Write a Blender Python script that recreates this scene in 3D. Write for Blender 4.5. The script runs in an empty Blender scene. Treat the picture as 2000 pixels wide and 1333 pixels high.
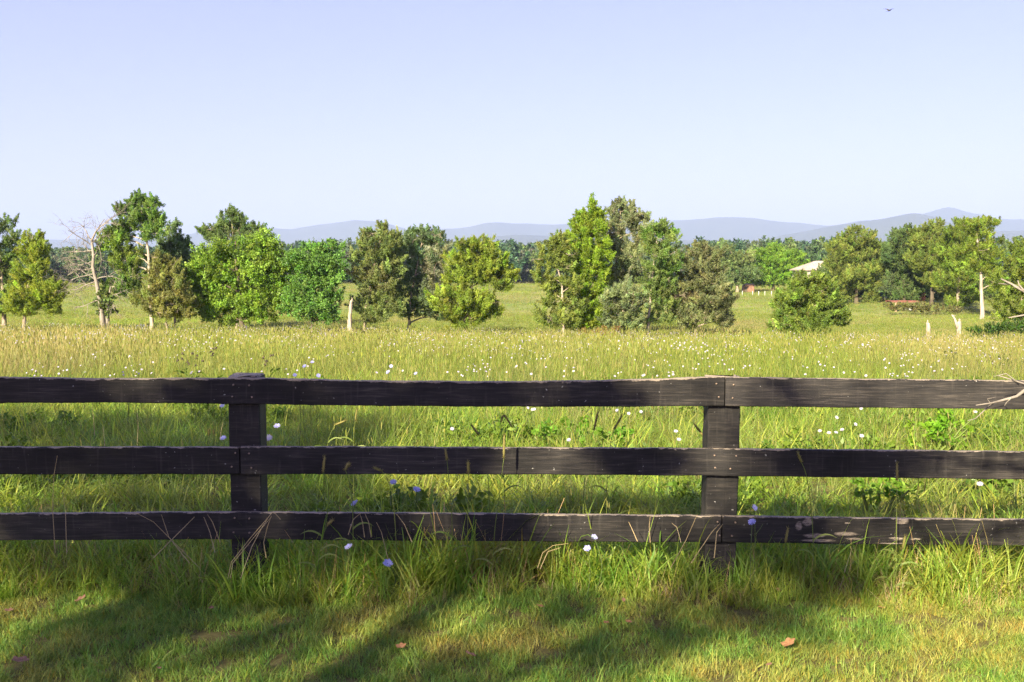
import bpy, math, random
import numpy as np
from mathutils import Vector

random.seed(7)
rng = np.random.default_rng(11)
scene = bpy.context.scene
C = scene.collection
R = math.radians

# ------------------------------------------------------------------ camera
EYE = np.array([0.0, 0.0, 1.65])
PITCH = R(4.03)
FPX = 2000 * 35 / 36.0
cam_d = bpy.data.cameras.new('camera')
cam_d.lens = 35; cam_d.sensor_width = 36
cam_d.clip_start = 0.05; cam_d.clip_end = 60000
cam_d.dof.use_dof = True; cam_d.dof.focus_distance = 11.0; cam_d.dof.aperture_fstop = 9.0
cam = bpy.data.objects.new('camera', cam_d); C.objects.link(cam)
cam.location = EYE; cam.rotation_euler = (R(90) - PITCH, 0, 0)
scene.camera = cam

# ------------------------------------------------------------------ sky, sun, exposure
SUN_EL, SUN_AZ = R(29), R(26)          # behind the camera and to its left
SDIR = np.array([-math.sin(SUN_AZ) * math.cos(SUN_EL), -math.cos(SUN_AZ) * math.cos(SUN_EL), math.sin(SUN_EL)])
world = bpy.data.worlds.new('World'); scene.world = world; world.use_nodes = True
wn = world.node_tree.nodes; wl = world.node_tree.links
sky = wn.new('ShaderNodeTexSky'); sky.sky_type = 'NISHITA'; sky.sun_disc = False
sky.sun_elevation = SUN_EL; sky.sun_rotation = math.atan2(SDIR[0], SDIR[1])
sky.altitude = 200; sky.air_density = 1.0; sky.dust_density = 1.0; sky.ozone_density = 1.5
bg = wn['Background']; bg.inputs['Strength'].default_value = 0.050
wb = wn.new('ShaderNodeMix'); wb.data_type = 'RGBA'; wb.blend_type = 'MULTIPLY'; wb.inputs[0].default_value = 1.0   # the photograph's cool, slightly violet balance
wl.new(sky.outputs[0], wb.inputs[6]); wb.inputs[7].default_value = (.93, .75, 1.2, 1)
veil = wn.new('ShaderNodeMix'); veil.data_type = 'RGBA'; veil.inputs[0].default_value = .24          # even pale colour mixed into the whole sky, painted in place of haze
wl.new(wb.outputs[2], veil.inputs[6]); veil.inputs[7].default_value = (5.15, 5.0, 7.6, 1)
wl.new(veil.outputs[2], bg.inputs['Color'])
sun_d = bpy.data.lights.new('sun', 'SUN'); sun_d.energy = 5.0; sun_d.angle = R(0.55); sun_d.color = (1.0, 0.86, 0.58)
sun = bpy.data.objects.new('sun', sun_d); C.objects.link(sun)
sun.rotation_euler = Vector(SDIR).to_track_quat('Z', 'Y').to_euler()
scene.view_settings.view_transform = 'Standard'; scene.view_settings.look = 'None'
scene.view_settings.exposure = 1.87; scene.view_settings.gamma = 1.0
scene.view_settings.use_curve_mapping = False
scene.render.engine = 'CYCLES'
cy = scene.cycles
cy.max_bounces = 4; cy.diffuse_bounces = 2; cy.glossy_bounces = 2; cy.transmission_bounces = 4
cy.transparent_max_bounces = 8; cy.volume_bounces = 0; cy.use_denoising = True
cy.sample_clamp_indirect = 6.0; cy.caustics_reflective = False; cy.caustics_refractive = False
cy.use_adaptive_sampling = True; cy.adaptive_threshold = 0.02; cy.denoising_prefilter = 'NONE'

# ------------------------------------------------------------------ helpers
def ray(px, py):
    u = (px - 1000) / FPX; v = (666.5 - py) / FPX
    cp, sp = math.cos(PITCH), math.sin(PITCH)
    return np.array([u, cp + v * sp, -sp + v * cp])
def at(px, py, Y):
    d = ray(px, py)
    return EYE + d * (Y / d[1])
def lerp_tab(x, tab):
    return np.interp(x, [t[0] for t in tab], [t[1] for t in tab])
PROFILE = [(-400, 3), (-60, .6), (0, .05), (3, 0), (5.2, 0), (9, -.10), (20, -.62), (45, -2.0), (70, -3.25), (85, -3.6),
           (115, -3.65), (200, -3.2), (300, -2.6), (340, -2.8), (430, -4.5), (520, -3), (700, 3.5), (820, 6), (1000, 0),
           (1500, -20), (4000, -30), (60000, -30)]
def H(x, y):
    x = np.asarray(x, float); y = np.asarray(y, float)
    z = lerp_tab(y, PROFILE)
    k = np.clip((y - 12) / 60, 0, 1)
    z = z - k * np.clip(x / np.maximum(y, 30), -.6, .6) * .75 * np.clip(1.6 - y / 150, 0, 1)
    z = z + k * .16 * (np.sin(x * .21 + y * .13) + np.sin(x * .09 - y * .17 + 1.3)) * .6
    kh = np.clip((y - 90) / 60, 0, 1) * np.clip((x - 20) / 40, 0, 1) * np.clip((260 - y) / 60, 0, 1)
    z = z + kh * .55
    kf = np.clip((y - 1.0) / 1.5, 0, 1) * np.clip((14 - y) / 4, 0, 1)
    z = z + kf * .012 * (np.sin(x * 3.1 + y * 1.7) + np.sin(x * 1.7 - y * 3.9 + 2))
    return z
def ground(px, py):
    d = ray(px, py); t = 2.0
    while t < 4000:
        p = EYE + d * t
        if p[2] <= H(p[0], p[1]): return p
        t *= 1.01
    return EYE + d * t
def link(o, parent=None):
    C.objects.link(o)
    if parent is not None: o.parent = parent
    return o
def tag(o, label=None, cat=None, group=None, kind=None):
    if label: o['label'] = label
    if cat: o['category'] = cat
    if group: o['group'] = group
    if kind: o['kind'] = kind
    return o
def empty(name, loc):
    o = bpy.data.objects.new(name, None); o.location = loc; o.empty_display_size = .1
    return link(o)
def mesh_np(name, V, F, mat, tint=None, smooth=False):
    """V (n,3); F (m,k) constant k"""
    V = np.asarray(V, np.float32); F = np.asarray(F, np.int32)
    me = bpy.data.meshes.new(name)
    me.vertices.add(len(V)); me.vertices.foreach_set('co', V.ravel())
    m, k = F.shape
    me.loops.add(m * k); me.loops.foreach_set('vertex_index', F.ravel())
    me.polygons.add(m)
    me.polygons.foreach_set('loop_start', np.arange(m, dtype=np.int32) * k)
    if smooth: me.polygons.foreach_set('use_smooth', np.ones(m, bool))
    if tint is not None:
        a = me.attributes.new('tint', 'FLOAT_COLOR', 'POINT')
        t4 = np.ones((len(V), 4), np.float32); t4[:, :3] = tint
        a.data.foreach_set('color', t4.ravel())
    me.update(calc_edges=True)
    if mat is not None: me.materials.append(mat)
    return me
def mesh_py(name, V, F, mat, tint=None, smooth=False):
    me = bpy.data.meshes.new(name); me.from_pydata([tuple(map(float, v)) for v in V], [], F)
    if smooth:
        for p in me.polygons: p.use_smooth = True
    if tint is not None:
        a = me.attributes.new('tint', 'FLOAT_COLOR', 'POINT')
        t4 = np.ones((len(V), 4), np.float32); t4[:, :3] = tint
        a.data.foreach_set('color', t4.ravel())
    me.update()
    if mat is not None: me.materials.append(mat)
    return me
def obj(name, me, parent=None, loc=None):
    o = bpy.data.objects.new(name, me)
    if loc is not None: o.location = loc
    return link(o, parent)

class Tubes:
    """collects tapered tubes and boxes into one mesh"""
    def __init__(s): s.V = []; s.F = []
    def tube(s, pts, rad, n=6, cap=True):
        pts = [np.asarray(p, float) for p in pts]; b = len(s.V)
        ref = np.array([.31, .82, .13])
        for i, p in enumerate(pts):
            d = pts[min(i + 1, len(pts) - 1)] - pts[max(i - 1, 0)]
            d = d / (np.linalg.norm(d) + 1e-9)
            a = np.cross(d, ref)
            if np.linalg.norm(a) < .1: a = np.cross(d, np.array([1., 0, 0]))
            a /= np.linalg.norm(a); c = np.cross(d, a)
            r = rad[i] if hasattr(rad, '__len__') else rad
            for k in range(n):
                t = 2 * math.pi * k / n
                s.V.append(p + r * (math.cos(t) * a + math.sin(t) * c))
        for i in range(len(pts) - 1):
            for k in range(n):
                s.F.append((b + i * n + k, b + i * n + (k + 1) % n, b + (i + 1) * n + (k + 1) % n, b + (i + 1) * n + k))
        if cap:
            s.F.append(tuple(b + k for k in reversed(range(n))))
            e = b + (len(pts) - 1) * n; s.F.append(tuple(e + k for k in range(n)))
    def box(s, lo, hi):
        b = len(s.V); x0, y0, z0 = lo; x1, y1, z1 = hi
        s.V += [np.array(p, float) for p in ((x0, y0, z0), (x1, y0, z0), (x1, y1, z0), (x0, y1, z0), (x0, y0, z1), (x1, y0, z1), (x1, y1, z1), (x0, y1, z1))]
        s.F += [tuple(b + i for i in f) for f in ((3, 2, 1, 0), (4, 5, 6, 7), (0, 1, 5, 4), (1, 2, 6, 5), (2, 3, 7, 6), (3, 0, 4, 7))]
    def mesh(s, name, mat, org=(0, 0, 0), smooth=True):
        return mesh_py(name, np.array(s.V) - np.asarray(org), s.F, mat, smooth=smooth)

# ------------------------------------------------------------------ materials
def new_mat(name):
    m = bpy.data.materials.new(name); m.use_nodes = True
    nt = m.node_tree
    return m, nt.nodes, nt.links, nt.nodes['Principled BSDF'], nt.nodes['Material Output']
def rgb(c): return (c[0], c[1], c[2], 1)
def ramp(n, stops):
    r = n.new('ShaderNodeValToRGB'); e = r.color_ramp.elements
    e[0].position, e[0].color = stops[0][0], rgb(stops[0][1])
    e[1].position, e[1].color = stops[-1][0], rgb(stops[-1][1])
    for p, c in stops[1:-1]:
        x = e.new(p); x.color = rgb(c)
    return r
def noise(n, l, scale, vec=None, detail=4, rough=.55):
    t = n.new('ShaderNodeTexNoise'); t.inputs['Scale'].default_value = scale
    t.inputs['Detail'].default_value = detail; t.inputs['Roughness'].default_value = rough
    if vec is not None: l.new(vec, t.inputs['Vector'])
    return t
def mix(n, l, fac, a, b, mode='MIX'):
    m = n.new('ShaderNodeMix'); m.data_type = 'RGBA'; m.blend_type = mode
    for s, v in ((0, fac), (6, a), (7, b)):
        if hasattr(v, 'links') or hasattr(v, 'is_linked'): l.new(v, m.inputs[s])
        elif s == 0: m.inputs[0].default_value = v
        else: m.inputs[s].default_value = rgb(v)
    return m.outputs[2]
def plant_mat(name, stops, trans=.35, rough=.5, patch=None, patch_scale=.5, attr=True, spec=.3, trans_gain=1.3):
    """leaf / blade: per-instance random colour, the mesh's own tint, optional patches of another growth, and light passing through"""
    m, n, l, p, out = new_mat(name)
    oi = n.new('ShaderNodeObjectInfo'); rp = ramp(n, stops); l.new(oi.outputs['Random'], rp.inputs[0])
    col = rp.outputs[0]
    if patch is not None:
        ge = n.new('ShaderNodeNewGeometry'); nz = noise(n, l, patch_scale, ge.outputs['Position'], 3)
        cr = ramp(n, [(.48, (0, 0, 0)), (.62, (1, 1, 1))]); l.new(nz.outputs[0], cr.inputs[0])
        col = mix(n, l, cr.outputs[0], col, patch)
    if attr:
        at_ = n.new('ShaderNodeAttribute'); at_.attribute_name = 'tint'
        col = mix(n, l, 1.0, col, at_.outputs['Color'], 'MULTIPLY')
    l.new(col, p.inputs['Base Color']); p.inputs['Roughness'].default_value = rough
    p.inputs['Specular IOR Level'].default_value = spec
    tr = n.new('ShaderNodeBsdfTranslucent')
    hs = n.new('ShaderNodeMix'); hs.data_type = 'RGBA'; hs.blend_type = 'MULTIPLY'; hs.inputs[0].default_value = 1
    l.new(col, hs.inputs[6]); hs.inputs[7].default_value = (1.1 * trans_gain, 1.05 * trans_gain, .55 * trans_gain, 1)
    l.new(hs.outputs[2], tr.inputs['Color'])
    ms = n.new('ShaderNodeMixShader'); ms.inputs[0].default_value = trans
    l.new(p.outputs[0], ms.inputs[1]); l.new(tr.outputs[0], ms.inputs[2]); l.new(ms.outputs[0], out.inputs[0])
    return m
def bark_mat(name, c1, c2, scale=8, stretch=.15, bump=.6):
    m, n, l, p, out = new_mat(name)
    tc = n.new('ShaderNodeTexCoord'); mp = n.new('ShaderNodeMapping'); mp.inputs['Scale'].default_value = (1, 1, stretch)
    l.new(tc.outputs['Object'], mp.inputs[0])
    nz = noise(n, l, scale, mp.outputs[0], 6, .65); cr = ramp(n, [(.35, c1), (.65, c2)]); l.new(nz.outputs[0], cr.inputs[0])
    l.new(cr.outputs[0], p.inputs['Base Color']); p.inputs['Roughness'].default_value = .85; p.inputs['Specular IOR Level'].default_value = .2
    b = n.new('ShaderNodeBump'); b.inputs['Strength'].default_value = bump; b.inputs['Distance'].default_value = .02
    l.new(nz.outputs[0], b.inputs['Height']); l.new(b.outputs[0], p.inputs['Normal'])
    return m
def plain_mat(name, c1, c2=None, scale=6, rough=.7, metal=0):
    m, n, l, p, out = new_mat(name)
    tc = n.new('ShaderNodeTexCoord'); nz = noise(n, l, scale, tc.outputs['Object'], 5)
    cr = ramp(n, [(.3, c1), (.7, c2 or c1)]); l.new(nz.outputs[0], cr.inputs[0])
    l.new(cr.outputs[0], p.inputs['Base Color']); p.inputs['Roughness'].default_value = rough; p.inputs['Metallic'].default_value = metal
    return m

def ground_mat():
    m, n, l, p, out = new_mat('ground_soil_and_field')
    ge = n.new('ShaderNodeNewGeometry'); P = ge.outputs['Position']
    # close by: earth with thatch; in the distance: the field as a sward
    nf = noise(n, l, 14, P, 6, .7); soil = ramp(n, [(.3, (.055, .045, .02)), (.5, (.11, .10, .035)), (.7, (.16, .14, .06))]); l.new(nf.outputs[0], soil.inputs[0])
    n1 = noise(n, l, .035, P, 6, .6); f1 = ramp(n, [(.34, (.10, .17, .034)), (.5, (.17, .205, .06)), (.66, (.23, .225, .095))]); l.new(n1.outputs[0], f1.inputs[0])
    n2 = noise(n, l, 1.3, P, 6, .7); f2 = ramp(n, [(.3, (.72, .72, .70)), (.7, (1.2, 1.2, 1.2))]); l.new(n2.outputs[0], f2.inputs[0])
    field = mix(n, l, 1.0, f1.outputs[0], f2.outputs[0], 'MULTIPLY')
    sx = n.new('ShaderNodeSeparateXYZ'); l.new(P, sx.inputs[0])
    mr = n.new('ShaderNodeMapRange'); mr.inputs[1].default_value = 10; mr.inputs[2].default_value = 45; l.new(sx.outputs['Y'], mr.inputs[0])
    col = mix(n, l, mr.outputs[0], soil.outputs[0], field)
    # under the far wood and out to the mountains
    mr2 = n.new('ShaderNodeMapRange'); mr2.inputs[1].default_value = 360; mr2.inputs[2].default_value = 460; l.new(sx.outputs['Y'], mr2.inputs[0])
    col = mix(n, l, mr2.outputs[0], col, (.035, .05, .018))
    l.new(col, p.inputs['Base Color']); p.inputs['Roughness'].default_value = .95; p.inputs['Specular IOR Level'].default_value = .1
    b = n.new('ShaderNodeBump'); b.inputs['Strength'].default_value = .5; b.inputs['Distance'].default_value = .05
    l.new(n2.outputs[0], b.inputs['Height']); l.new(b.outputs[0], p.inputs['Normal'])
    return m

def board_mat(name, wear=.5, seed=0., fade=1.):
    """black fence paint, weathered: wood grain, rubbed-off upper edge, bleached dust, white flecks"""
    m, n, l, p, out = new_mat(name)
    tc = n.new('ShaderNodeTexCoord'); O = tc.outputs['Object']
    off = n.new('ShaderNodeVectorMath'); off.operation = 'ADD'; off.inputs[1].default_value = (seed * 7.3, seed * 3.1, seed * 1.7); l.new(O, off.inputs[0]); O2 = off.outputs[0]
    mp = n.new('ShaderNodeMapping'); mp.inputs['Scale'].default_value = (2.2, 30, 46); l.new(O2, mp.inputs[0])
    grain = noise(n, l, 2.2, mp.outputs[0], 7, .7); grain.inputs['Distortion'].default_value = .5
    paint = ramp(n, [(.30, (.005, .0055, .007)), (.52, (.014, .0135, .014)), (.74, (.044, .040, .037))]); l.new(grain.outputs[0], paint.inputs[0])
    big = noise(n, l, 2.6, O2, 3, .6); bcr = ramp(n, [(.30, (.45 * fade, .45 * fade, .48 * fade)), (.72, (2.0 * fade, 1.9 * fade, 1.8 * fade))]); l.new(big.outputs[0], bcr.inputs[0])
    col = mix(n, l, 1.0, paint.outputs[0], bcr.outputs[0], 'MULTIPLY')
    # vertical dust runs
    mp2 = n.new('ShaderNodeMapping'); mp2.inputs['Scale'].default_value = (34, 5, 2.5); l.new(O2, mp2.inputs[0])
    run = noise(n, l, 1.6, mp2.outputs[0], 4, .6); rcr = ramp(n, [(.58, (0, 0, 0)), (.78, (.35, .35, .35))]); l.new(run.outputs[0], rcr.inputs[0])
    col = mix(n, l, rcr.outputs[0], col, (.085, .076, .070))
    # bare grey wood along the top edge: 'edge' is 1 at the upper arris
    ed = n.new('ShaderNodeAttribute'); ed.attribute_name = 'tint'
    sep = n.new('ShaderNodeSeparateColor'); l.new(ed.outputs['Color'], sep.inputs[0])
    mp3 = n.new('ShaderNodeMapping'); mp3.inputs['Scale'].default_value = (5, 20, 14); l.new(O2, mp3.inputs[0])
    wz = noise(n, l, 2.4, mp3.outputs[0], 6, .72)
    ad = n.new('ShaderNodeMath'); ad.operation = 'MULTIPLY_ADD'; l.new(sep.outputs[0], ad.inputs[0]); ad.inputs[1].default_value = .62; l.new(wz.outputs[0], ad.inputs[2])
    lo = 1.14 - .15 * wear
    ecr = ramp(n, [(min(lo, .98), (0, 0, 0)), (min(lo + .05, .999), (1, 1, 1))])
    sc = n.new('ShaderNodeMath'); sc.operation = 'MULTIPLY'; sc.inputs[1].default_value = .93; l.new(ad.outputs[0], sc.inputs[0]); l.new(sc.outputs[0], ecr.inputs[0])
    bare = mix(n, l, grain.outputs[0], (.10, .08, .065), (.34, .29, .235))
    col = mix(n, l, ecr.outputs[0], col, bare)
    # white flecks
    vo = n.new('ShaderNodeTexNoise'); vo.inputs['Scale'].default_value = 55; vo.inputs['Detail'].default_value = 2; l.new(O2, vo.inputs[0])
    fcr = ramp(n, [(.735, (0, 0, 0)), (.76, (.8, .8, .8))]); l.new(vo.outputs[0], fcr.inputs[0])
    col = mix(n, l, fcr.outputs[0], col, (.30, .30, .29))
    l.new(col, p.inputs['Base Color'])
    rr = n.new('ShaderNodeMapRange'); rr.inputs[3].default_value = .5; rr.inputs[4].default_value = .8; l.new(grain.outputs[0], rr.inputs[0]); l.new(rr.outputs[0], p.inputs['Roughness'])
    p.inputs['Specular IOR Level'].default_value = .22
    b = n.new('ShaderNodeBump'); b.inputs['Strength'].default_value = .55; b.inputs['Distance'].default_value = .004
    l.new(grain.outputs[0], b.inputs['Height']); l.new(b.outputs[0], p.inputs['Normal'])
    return m

M_ground = ground_mat()
M_lawn = plant_mat('lawn_blade', [(0, (.105, .235, .040)), (.5, (.155, .275, .046)), (1, (.225, .305, .058))], .38, .5, (.28, .275, .07), 1.1)
M_tall = plant_mat('tall_grass_blade', [(0, (.135, .262, .036)), (.5, (.195, .305, .044)), (1, (.27, .335, .060))], .48, .45, (.27, .315, .06), .9, trans_gain=1.6)
M_meadow = plant_mat('meadow_blade', [(0, (.108, .178, .028)), (.5, (.155, .205, .038)), (1, (.20, .22, .062))], .42, .5, (.225, .22, .095), .12)
M_stalk = plant_mat('grass_stalk_green', [(0, (.11, .17, .03)), (1, (.17, .20, .05))], .2, .5, attr=False)
M_strawstem = plant_mat('dry_stem', [(0, (.34, .26, .13)), (1, (.46, .37, .21))], .15, .6, attr=False)
M_straw = plant_mat('dry_straw', [(0, (.30, .22, .10)), (1, (.42, .33, .17))], .25, .6)
M_leafy = plant_mat('weed_leaf', [(0, (.06, .13, .018)), (1, (.14, .21, .025))], .35, .45)
M_bark_grey = bark_mat('cedar_bark', (.14, .11, .085), (.36, .30, .24))
M_bark_pale = bark_mat('bleached_wood', (.17, .14, .11), (.46, .40, .34))
M_bark_dark = bark_mat('dark_bark', (.05, .04, .03), (.13, .105, .08))
M_twig = bark_mat('dead_twig', (.12, .105, .09), (.29, .26, .23))

# ------------------------------------------------------------------ ground, mountains
def build_ground():
    ys = np.unique(np.concatenate([np.linspace(-60, 2, 20), np.linspace(2, 16, 85), np.linspace(16, 130, 100), np.linspace(130, 1000, 90), np.geomspace(1000, 20000, 24)]))
    us = np.linspace(-1, 1, 161); us = np.sign(us) * np.abs(us) ** 1.6
    V = []
    for y in ys:
        w = 14 + 1.1 * abs(y)
        x = us * w
        V.append(np.stack([x, np.full_like(x, y), H(x, y)], 1))
    V = np.concatenate(V); nx = len(us); ny = len(ys)
    i = np.arange((ny - 1) * nx).reshape(ny - 1, nx)[:, :-1].ravel()
    F = np.stack([i, i + 1, i + nx + 1, i + nx], 1)
    o = obj('ground', mesh_np('ground', V, F, M_ground, smooth=True))
    tag(o, 'mown lawn and rolling pasture ground stretching to the hills', 'ground', kind='structure')
build_ground()

M_mount = plain_mat('wooded_mountain', (.030, .045, .022), (.050, .062, .030), .004, .95)
def ridge(name, label, tab, Y, depth, seed):
    r = np.random.default_rng(seed)
    pxs = np.arange(-700, 2701, 12.0)
    top = lerp_tab(pxs, tab)
    wob = np.zeros_like(pxs)
    for k in range(5):
        wob += np.sin(pxs * (.012 * 1.9 ** k) + r.uniform(0, 6)) * 1.1 * .55 ** k
    top = top + wob
    zt = np.array([at(px, py, Y)[2] for px, py in zip(pxs, top)])
    X = (pxs - 1000) / FPX * Y / math.cos(PITCH)
    us = np.linspace(-1, 1, 41); V = []
    for u in us:
        f = (.5 + .5 * math.cos(math.pi * u)) ** 1.2
        spur = 1 + .20 * math.sin(math.pi * abs(u)) * np.sin(X * .0042 + seed + 1.5 * np.sin(X * .0013)) * (1 - abs(u))
        z = -29 + (zt + 29) * f * np.where(abs(u) < .02, 1, spur)
        V.append(np.stack([X * (1 + u * depth / Y), np.full_like(X, Y + u * depth), z], 1))
    V = np.concatenate(V); nx = len(pxs)
    i = np.arange((len(us) - 1) * nx).reshape(len(us) - 1, nx)[:, :-1].ravel()
    F = np.stack([i, i + 1, i + nx + 1, i + nx], 1)
    tag(obj(name, mesh_np(name, V, F, M_mount, smooth=True)), label, 'mountain', kind='structure')
ridge('mountain_ridge', 'farthest pale blue mountain ridge along the horizon',
      [(-700, 452), (-200, 470), (0, 480), (85, 470), (180, 466), (300, 470), (370, 460), (430, 450), (520, 444), (570, 447), (620, 439), (690, 431), (740, 437), (800, 452),
       (860, 449), (900, 447), (940, 441), (1030, 437), (1110, 438), (1270, 434), (1330, 431), (1400, 429), (1470, 432), (1560, 436), (1610, 441),
       (1650, 436), (1750, 428), (1800, 418), (1850, 411), (1900, 419), (1940, 428), (2000, 430), (2300, 425), (2700, 455)], 12500, 2600, 3)
ridge('mountain_ridge', 'nearer darker blue mountain ridge in front of the far peak',
      [(-700, 500), (0, 500), (300, 492), (800, 478), (930, 466), (1030, 460), (1130, 463), (1300, 472), (1480, 468), (1540, 456), (1620, 442), (1660, 438), (1720, 432), (1780, 421),
       (1815, 426), (1860, 440), (1950, 452), (2100, 448), (2700, 470)], 8600, 1900, 8)

# ------------------------------------------------------------------ scattered growth (geometry-node instances of small tufts)
def tuft(name, n, h, rad, lean, width, mat, dry=.1, stems=0, head=None, curl=.5, seed=0, segs=4):
    r = random.Random(seed); V = []; F = []; T = []
    def blade(x, y, L, ang, lean_, w, tint, curl_, taper=True):
        b = len(V); dx, dy = math.cos(ang), math.sin(ang); sx, sy = -dy, dx
        tw = r.uniform(-.8, .8); sx, sy = sx * math.cos(tw) - sy * math.sin(tw), sx * math.sin(tw) + sy * math.cos(tw)
        px = py = pz = 0.; th = lean_
        for i in range(segs + 1):
            t = i / segs; ww = w * (1 - t ** 1.6 * .96) * .5 if taper else w * .5
            V.append((x + dx * px + sx * ww, y + dy * px + sy * ww, pz)); V.append((x + dx * px - sx * ww, y + dy * px - sy * ww, pz))
            T.extend([tint, tint])
            px += math.sin(th) * L / segs; pz += math.cos(th) * L / segs; th += curl_ / segs
            if i < segs: F.append((b + 2 * i, b + 2 * i + 1, b + 2 * i + 3, b + 2 * i + 2))
        return (x + dx * px, y + dy * px, pz)
    for _ in range(n):
        a = r.uniform(0, 6.283); q = rad * math.sqrt(r.random())
        d = r.random()
        if d < dry: tint = (1.65, 1.35, 1.5)
        elif d < dry * 1.3: tint = (1.5, .95, .7)
        else:
            g = r.uniform(.7, 1.3); tint = (g * r.uniform(.85, 1.15), g, g * r.uniform(.8, 1.2))
        blade(math.cos(a) * q, math.sin(a) * q, h * r.uniform(.55, 1.15), r.uniform(0, 6.283), abs(r.gauss(lean, .15)), width * r.uniform(.6, 1.3), tint, r.uniform(.1, 1.4) * curl)
    for _ in range(stems):
        a = r.uniform(0, 6.283); q = rad * math.sqrt(r.random()); L = h * r.uniform(1.0, 1.5)
        tint = r.choice([(1.2, 1.15, 1.1), (1.05, 1.1, .9), (1.35, 1.15, 1.2)])
        e = blade(math.cos(a) * q, math.sin(a) * q, L, r.uniform(0, 6.283), abs(r.gauss(.12, .1)), width * .45, tint, r.uniform(0, .5), False)
        if head:
            hb = len(V); hl, hw = head
            for k in range(5):
                t = k / 4; ww = hw * math.sin(math.pi * (.12 + .8 * t)) * .5
                V.append((e[0] + ww, e[1], e[2] + t * hl - .01)); V.append((e[0] - ww, e[1] + ww * .7, e[2] + t * hl - .01)); T.extend([(1.3, 1.12, 1.1)] * 2)
                if k < 4: F.append((hb + 2 * k, hb + 2 * k + 1, hb + 2 * k + 3, hb + 2 * k + 2))
    me = mesh_py(name, V, F, mat, np.array(T))
    return bpy.data.objects.new(name, me)
def leafy_tuft(name, n, h, rad, ls, mat, seed):
    r = np.random.default_rng(seed)
    c = r.normal(0, 1, (n, 3)) * [rad * .5, rad * .5, 0]; c[:, 2] = h * (.25 + .75 * r.random(n)) * np.exp(-(c[:, 0] ** 2 + c[:, 1] ** 2) / rad ** 2 / 1.2)
    V, F, T = leaf_quads(r, c, np.tile([0, 0, .5], (n, 1)), ls, ls * .55, .5, r.uniform(.75, 1.3, (n, 1)) * np.array([[1, 1, 1]]))
    return bpy.data.objects.new(name, mesh_np(name, V, F, mat, T))
def leaf_quads(r, c, out, L, W, bias, tint, flat=0., tri=False):
    """diamond leaves, a little folded, centred on c and pointing along out mixed with chance"""
    n = len(c)
    d = out * bias + r.normal(0, 1, (n, 3)) * .6
    d /= np.linalg.norm(d, axis=1, keepdims=True) + 1e-9
    q = r.normal(0, 1, (n, 3)); q[:, 2] += flat * 3
    s = np.cross(d, q); s /= np.linalg.norm(s, axis=1, keepdims=True) + 1e-9
    nn = np.cross(d, s)
    L = (L * r.uniform(.6, 1.35, n))[:, None]; W = (W * r.uniform(.6, 1.35, n))[:, None]
    if tri:
        V = np.stack([c - d * L * .5 + s * W * .5, c + d * L * .5, c - d * L * .4 - s * W * .5], 1).reshape(-1, 3)
        return V, np.arange(n * 3).reshape(n, 3), np.repeat(tint, 3, 0)
    V = np.stack([c - d * L * .5, c + s * W * .5 + nn * W * .12, c + d * L * .5, c - s * W * .5 + nn * W * .12], 1).reshape(-1, 3)
    F = np.arange(n * 4).reshape(n, 4)
    return V, F, np.repeat(tint, 4, 0)

def scatter(name, label, cat, mat_objs, P, rotz, scl, idx, tilt=.12, kind='stuff', parent=None):
    n = len(P)
    coll = bpy.data.collections.new(name + '_source')
    for k, o in enumerate(mat_objs):
        o.name = '%s_%02d' % (name, k); coll.objects.link(o)
    me = bpy.data.meshes.new(name); me.vertices.add(n); me.vertices.foreach_set('co', np.asarray(P, np.float32).ravel())
    rot = np.stack([rng.normal(0, tilt, n), rng.normal(0, tilt, n), rotz], 1).astype(np.float32)
    a = me.attributes.new('rot', 'FLOAT_VECTOR', 'POINT'); a.data.foreach_set('vector', rot.ravel())
    a = me.attributes.new('scl', 'FLOAT', 'POINT'); a.data.foreach_set('value', np.asarray(scl, np.float32))
    a = me.attributes.new('idx', 'INT', 'POINT'); a.data.foreach_set('value', np.asarray(idx, np.int32))
    me.update()
    o = obj(name, me)
    g = bpy.data.node_groups.new(name, 'GeometryNodeTree')
    g.interface.new_socket('Geometry', in_out='INPUT', socket_type='NodeSocketGeometry')
    g.interface.new_socket('Geometry', in_out='OUTPUT', socket_type='NodeSocketGeometry')
    N = g.nodes; L = g.links
    gi = N.new('NodeGroupInput'); go = N.new('NodeGroupOutput')
    ip = N.new('GeometryNodeInstanceOnPoints'); ci = N.new('GeometryNodeCollectionInfo')
    ci.inputs['Collection'].default_value = coll; ci.inputs['Separate Children'].default_value = True; ci.inputs['Reset Children'].default_value = True
    def attr(nm, t):
        x = N.new('GeometryNodeInputNamedAttribute'); x.data_type = t; x.inputs['Name'].default_value = nm; return x.outputs['Attribute']
    L.new(gi.outputs[0], ip.inputs['Points']); L.new(ci.outputs[0], ip.inputs['Instance'])
    ip.inputs['Pick Instance'].default_value = True
    L.new(attr('idx', 'INT'), ip.inputs['Instance Index']); L.new(attr('rot', 'FLOAT_VECTOR'), ip.inputs['Rotation']); L.new(attr('scl', 'FLOAT'), ip.inputs['Scale'])
    L.new(ip.outputs[0], go.inputs[0])
    md = o.modifiers.new('scatter', 'NODES'); md.node_group = g
    tag(o, label, cat, kind=kind)
    return o
def field_points(y0, y1, per_m2, margin=1.5, spread=.56, keep=None):
    a = 0.
    n = int(per_m2 * (y1 - y0) * (spread * (y0 + y1) + 2 * margin))
    y = rng.uniform(y0, y1, int(n * 1.6)); x = rng.uniform(-1, 1, len(y)) * (spread * y1 + margin)
    k = np.abs(x) < spread * y + margin; x, y = x[k][:n], y[k][:n]
    if keep is not None:
        k = keep(x, y); x, y = x[k], y[k]
    return x, y
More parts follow.
